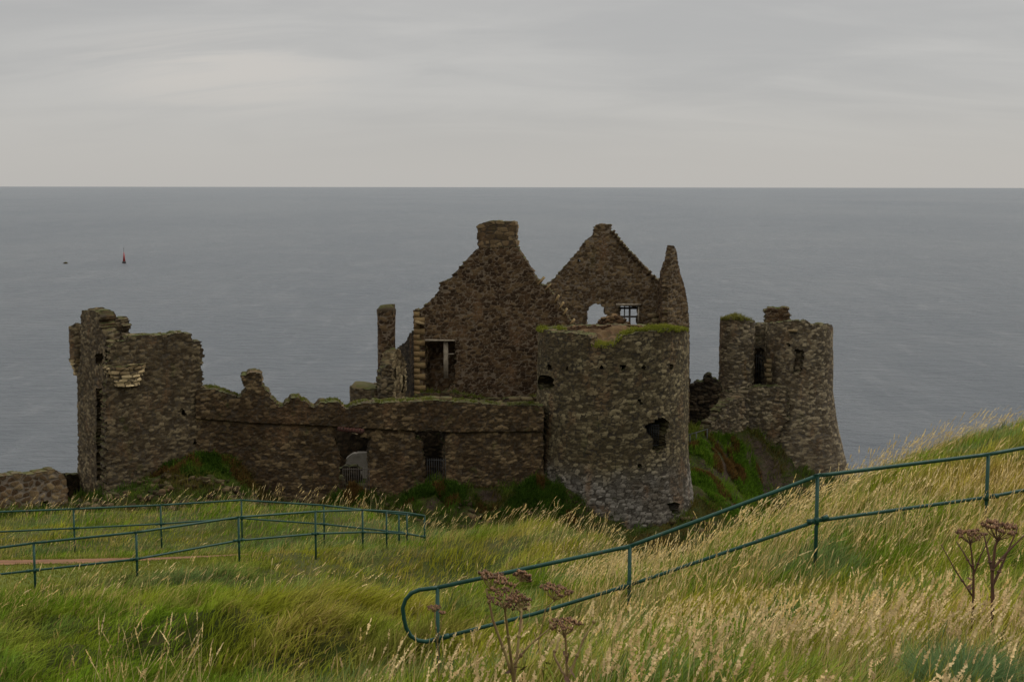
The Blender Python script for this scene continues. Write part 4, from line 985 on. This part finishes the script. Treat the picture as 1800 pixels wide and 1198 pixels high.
for px, py, Y, rx_, n_, hh in ((615, 872, 76.2, 1.2, 2500, .8), (735, 868, 76.6, 1.4, 3000, .7), (790, 862, 76.9, 1.8, 4500, .9), (880, 880, 76.6, 1.4, 3000, .7), (945, 865, 77.2, 1.7, 4500, 1.0), (1000, 915, 75.6, 1.3, 3000, .8), (330, 830, 74.4, 2.0, 4500, .7), (410, 830, 75.2, 1.6, 3500, .7), (560, 890, 75.8, 1.2, 1500, .5),
                             (1235, 800, 87.2, 1.4, 3500, .6), (1290, 800, 89.5, 2.0, 6000, .7), (1250, 850, 84, 1.8, 5000, .6), (1320, 850, 88, 1.8, 5000, .7), (1275, 900, 81.5, 1.8, 5000, .6), (1345, 900, 84, 1.6, 3500, .6)):
    p_ = at(px, py, Y); th = rng.uniform(0, 6.3, n_); q_ = rx_*np.sqrt(rng.random(n_)); x = p_[0]+q_*np.cos(th); y = p_[1]+q_*np.sin(th)*.7
    k_ = vn(x*1.7, y*1.7, seed=171) > .34; x, y, q_ = x[k_], y[k_], q_[k_]; m_ = len(x)
    dome = np.sqrt(np.clip(1-(q_/rx_)**2, 0.05, 1)); up_ = rng.uniform(0, 1, m_)*hh*.6*dome
    g_c = GR([.045, .088, .010]) if px < 1100 else GR([.080, .150, .012])
    c = np.tile(g_c, (m_, 1))*rng.uniform(.5, 1.5, (m_, 1)); rs = vn(x*1.2, y*1.2, seed=172) > .66; c[rs] = GR([.13, .075, .022])*rng.uniform(.5, 1.3, (rs.sum(), 1))
    vc.add(*blades(np.stack([x, y, crag.h(x, y)-.03+up_], -1), rng.uniform(.2, .45, m_)*hh, rng.uniform(.03, .06, m_), rng.normal(0, .55, (m_, 2))+GR([.15, -.45]), rng.uniform(0, 6.3, m_), c, 2))
o = vc.build('crag_grass', M['blade']); tag(o, 'dark green and rusty grass clinging to the foot of the castle walls', 'grass', kind='stuff')

# fallen stones on the crag
mb = MB()
for k in range(1100):
    if k < 330: px = rng.uniform(110, 480); py = 868+rng.uniform(-12, 40); Y0 = 70.5+rng.uniform(-1.5, 3)
    else: px = rng.uniform(480, 1420); Y0 = rng.uniform(72, 79)
    p = atxy(px, Y0); zc_ = float(crag.h(p[0], p[1])); s_ = rng.uniform(.12, .34)
    if k >= 330 and vn(GR([p[0]*.5]), GR([p[1]*.5]), seed=150)[0] < .55: continue
    mb.box((p[0], p[1], zc_+s_*.15), (s_*1.3, s_, s_*.7), rz=rng.uniform(0, 3), tilt=rng.uniform(-.4, .4), jit=s_*.16)
V_ = np.concatenate(mb.v); o = mesh_obj('fallen_rubble', V_, mb.q, M['rubble'], None, attrs={'srand': np.repeat(rng.random(len(V_)//8), 8), 'mortar': np.zeros(len(V_))}); tag(o, 'loose fallen stones scattered at the foot of the castle walls', 'rubble', kind='stuff')

# ================================================================== DEAD HOGWEED PLANTS
m, nt, b = mat('dead_umbel'); pos = N(nt, 'ShaderNodeNewGeometry').outputs['Position']
c = mixc(nt, maprange(nt, noise(nt, pos, 90, 3, .6), .38, .62), (.060, .028, .012), (.22, .110, .045)); nt.links.new(c, b.inputs['Base Color']); b.inputs['Roughness'].default_value = .8; M['umbel'] = m
M['stem'] = plain('olive_dry_stem', (.19, .14, .045), .7, (.13, .075, .03), 25)
M['stemdark'] = plain('brown_dead_stem', (.10, .048, .025), .8, (.06, .03, .018), 25)
def umbel(parent, c, r, up, nr=20, mt='umbel', dense=10, cup=.35, stemm='stem'):
    """ray spokes rising to small flat seed clusters"""
    up = GR(up, dtype=float) if False else np.array(up, float); up /= np.linalg.norm(up); a = np.cross(up, [0, 1, .2]); a /= np.linalg.norm(a); b_ = np.cross(up, a)
    sp_ = MB(); sd = MB(); c = np.asarray(c, float); o0 = c-up*r*.75
    for k in range(nr):
        rr_ = r*math.sqrt((k+.6)/nr)*rng.uniform(.85, 1.1); th = k*2.4+rng.uniform(-.2, .2)
        e_ = c+(a*math.cos(th)+b_*math.sin(th))*rr_+up*(-(rr_/r)**2*cup*r*.5+rng.uniform(-.1, .1)*r)
        md = (o0+e_)/2+(a*math.cos(th)+b_*math.sin(th))*rr_*.12
        sp_.tube([o0, md, e_], GR([.0012, .0010, .0008])*max(1., r/.055), 4, False)
        for q in range(dense):
            p = e_+(a*rng.uniform(-1, 1)+b_*rng.uniform(-1, 1))*r*.15+up*rng.uniform(-.03, .09)*r; s_ = rng.uniform(.0024, .0050)*max(1., r/.055)
            th2 = rng.uniform(0, 6.3); w1 = a*math.cos(th2)+b_*math.sin(th2); w2 = np.cross(up, w1)
            sd.add([p-w1*s_, p+w2*s_*.6, p+w1*s_, p-w2*s_*.6, p+up*s_*1.6, p-up*s_*1.1], None, [[0, 1, 4], [1, 2, 4], [2, 3, 4], [3, 0, 4], [1, 0, 5], [2, 1, 5], [3, 2, 5], [0, 3, 5]])
    u = sp_.build('umbel', M[stemm], parent); sd.build('seed_cluster', M[mt], u)
    return o0
def plant(name, label, Y, basep, branches, group, sr=.0055, stemm='stem', leaves=True):
    """branches: (points [(px,py)...] from the root up, umbel radius px or 0)"""
    b0 = at(basep[0], basep[1], Y); gz = float(land.h(b0[0], b0[1]))
    t = thing(name, (float(b0[0]), float(b0[1]), gz), label, 'plant', group)
    st = MB(); fk = []
    for pts, ur, dY in branches:
        P = [at(px, py, Y+dY*i/max(1, len(pts)-1)) for i, (px, py) in enumerate(pts)]
        if pts[0] == basep: P = [np.array([b0[0], b0[1], gz-.05])]+P
        if ur:
            r = ur*.9/F*Y; up = (P[-1]-P[-2])*[.4, .4, 1.]; o0 = umbel(t, P[-1], r, up, mt='umbel', stemm=stemm); P[-1] = o0
        D = densify(P, 4); k = np.linspace(1, .5, len(D)); st.tube(D, sr*k*(1 if pts[0] == basep else .65), 7)
        for q in D[2::9]: st.tube([q-[0, 0, .006], q, q+[0, 0, .006]], [sr*.7, sr*1.25*k[0], sr*.7], 7)
    st.build('stem', M[stemm], t, True)
    if leaves:
        for k in range(4):
            p = at(basep[0]+rng.uniform(-8, 8), basep[1]-rng.uniform(5, 60), Y); d = rng.normal(0, 1, 3); d /= np.linalg.norm(d); e_ = np.cross(d, [0, 0, 1.]); s_ = rng.uniform(.015, .028); lf = MB()
            lf.add([p, p+d*s_+e_*s_*.4, p+d*s_*1.9-[0, 0, .01], p+d*s_-e_*s_*.5-[0, 0, .01]], None, [[0, 1, 2], [0, 2, 3]])
            lf.build('withered_leaf', M['stemdark'], t)
G = 'dead hogweed plants in the near grass'
plant('dead_hogweed', 'tallest brown hogweed with a cluster of umbels crossing the near handrail', 3.9, (905, 1198), [
    ([(905,1198),(890,1150),(868,1090),(856,1035),(872,1012)], 40, .05), ([(905,1198),(896,1130),(889,1075),(888,1045)], 36, -.1),
    ([(905,1198),(912,1130),(918,1075),(914,1058)], 26, .15), ([(897,1175),(930,1135),(965,1105),(985,1080)], 0, .1), ([(889,1075),(905,1030),(920,1010)], 20, .1)], G)
plant('dead_hogweed', 'brown hogweed with one wide flat umbel just right of the tallest one', 4.1, (998, 1198), [
    ([(998,1198),(997,1160),(995,1120),(993,1093)], 36, 0), ([(998,1198),(1012,1160),(1028,1120),(1045,1092)], 0, .1), ([(998,1198),(975,1150),(985,1120)], 0, .1)], G)
plant('dead_hogweed', 'thin hogweed with a loose pale umbel behind the bare stems', 5.3, (955, 1180), [([(955,1180),(948,1130),(960,1070),(980,1033)], 34, 0), ([(955,1180),(950,1140),(940,1110)], 0, .1)], G, .004)
plant('dead_hogweed', 'short pale hogweed head inside the rounded end of the handrail', 7.4, (772, 1150), [([(772,1150),(768,1110),(764,1066)], 15, 0), ([(770,1130),(776,1100),(778,1075)], 7, 0)], G, .005, leaves=False)
plant('dead_hogweed', 'dark withered hogweed with two flat umbels at the right edge', 7.8, (1746, 1060), [
    ([(1746,1060),(1745,1010),(1750,960),(1757,922)], 40, 0), ([(1746,1010),(1738,970),(1730,935)], 0, .1), ([(1745,1000),(1770,970),(1805,935)], 0, .1), ([(1745,1030),(1765,985),(1790,925)], 0, .1)], G, .013, 'stemdark')
plant('dead_hogweed', 'thin dark hogweed standing left of the withered one', 8.0, (1712, 1050), [([(1712,1050),(1712,1000),(1708,965),(1706,934)], 30, 0), ([(1712,1000),(1695,970),(1682,950)], 0, .1), ([(1712,1010),(1725,975),(1742,940)], 0, 0), ([(1712,1048),(1680,1000),(1655,955)], 0, .1)], G, .009, 'stemdark')
# sedge tussocks
def tussock(px, py, Y, r, n, h, label, cc):
    q = at(px, py, Y); x0, y0 = q[0], q[1]; th = rng.uniform(0, 6.3, n); rr_ = r*np.sqrt(rng.random(n))*.55
    x = x0+rr_*np.cos(th); y = y0+rr_*np.sin(th); V = Veg()
    lean = np.stack([np.cos(th), np.sin(th)], -1)*(.25+.75*rr_/r)[:, None]*1.1+rng.normal(0, .15, (n, 2))+[.15, 0]
    V.add(*blades(np.stack([x, y, land.h(x, y)-.02], -1), rng.uniform(.6, 1, n)*h, rng.uniform(.004, .007, n), lean, rng.uniform(0, 6.3, n), np.tile(cc, (n, 1))*rng.uniform(.7, 1.3, (n, 1)), 3))
    o = V.build('sedge_tussock', M['blade']); tag(o, label, 'plant')
tussock(1690, 1130, 5.6, .24, 1500, .30, 'dense blue green tussock of sedge near the bottom right corner', GR([.13, .20, .075]))
tussock(1010, 1110, 11, .5, 900, .40, 'dark green tussock below the sloping handrail', GR([.06, .10, .03]))
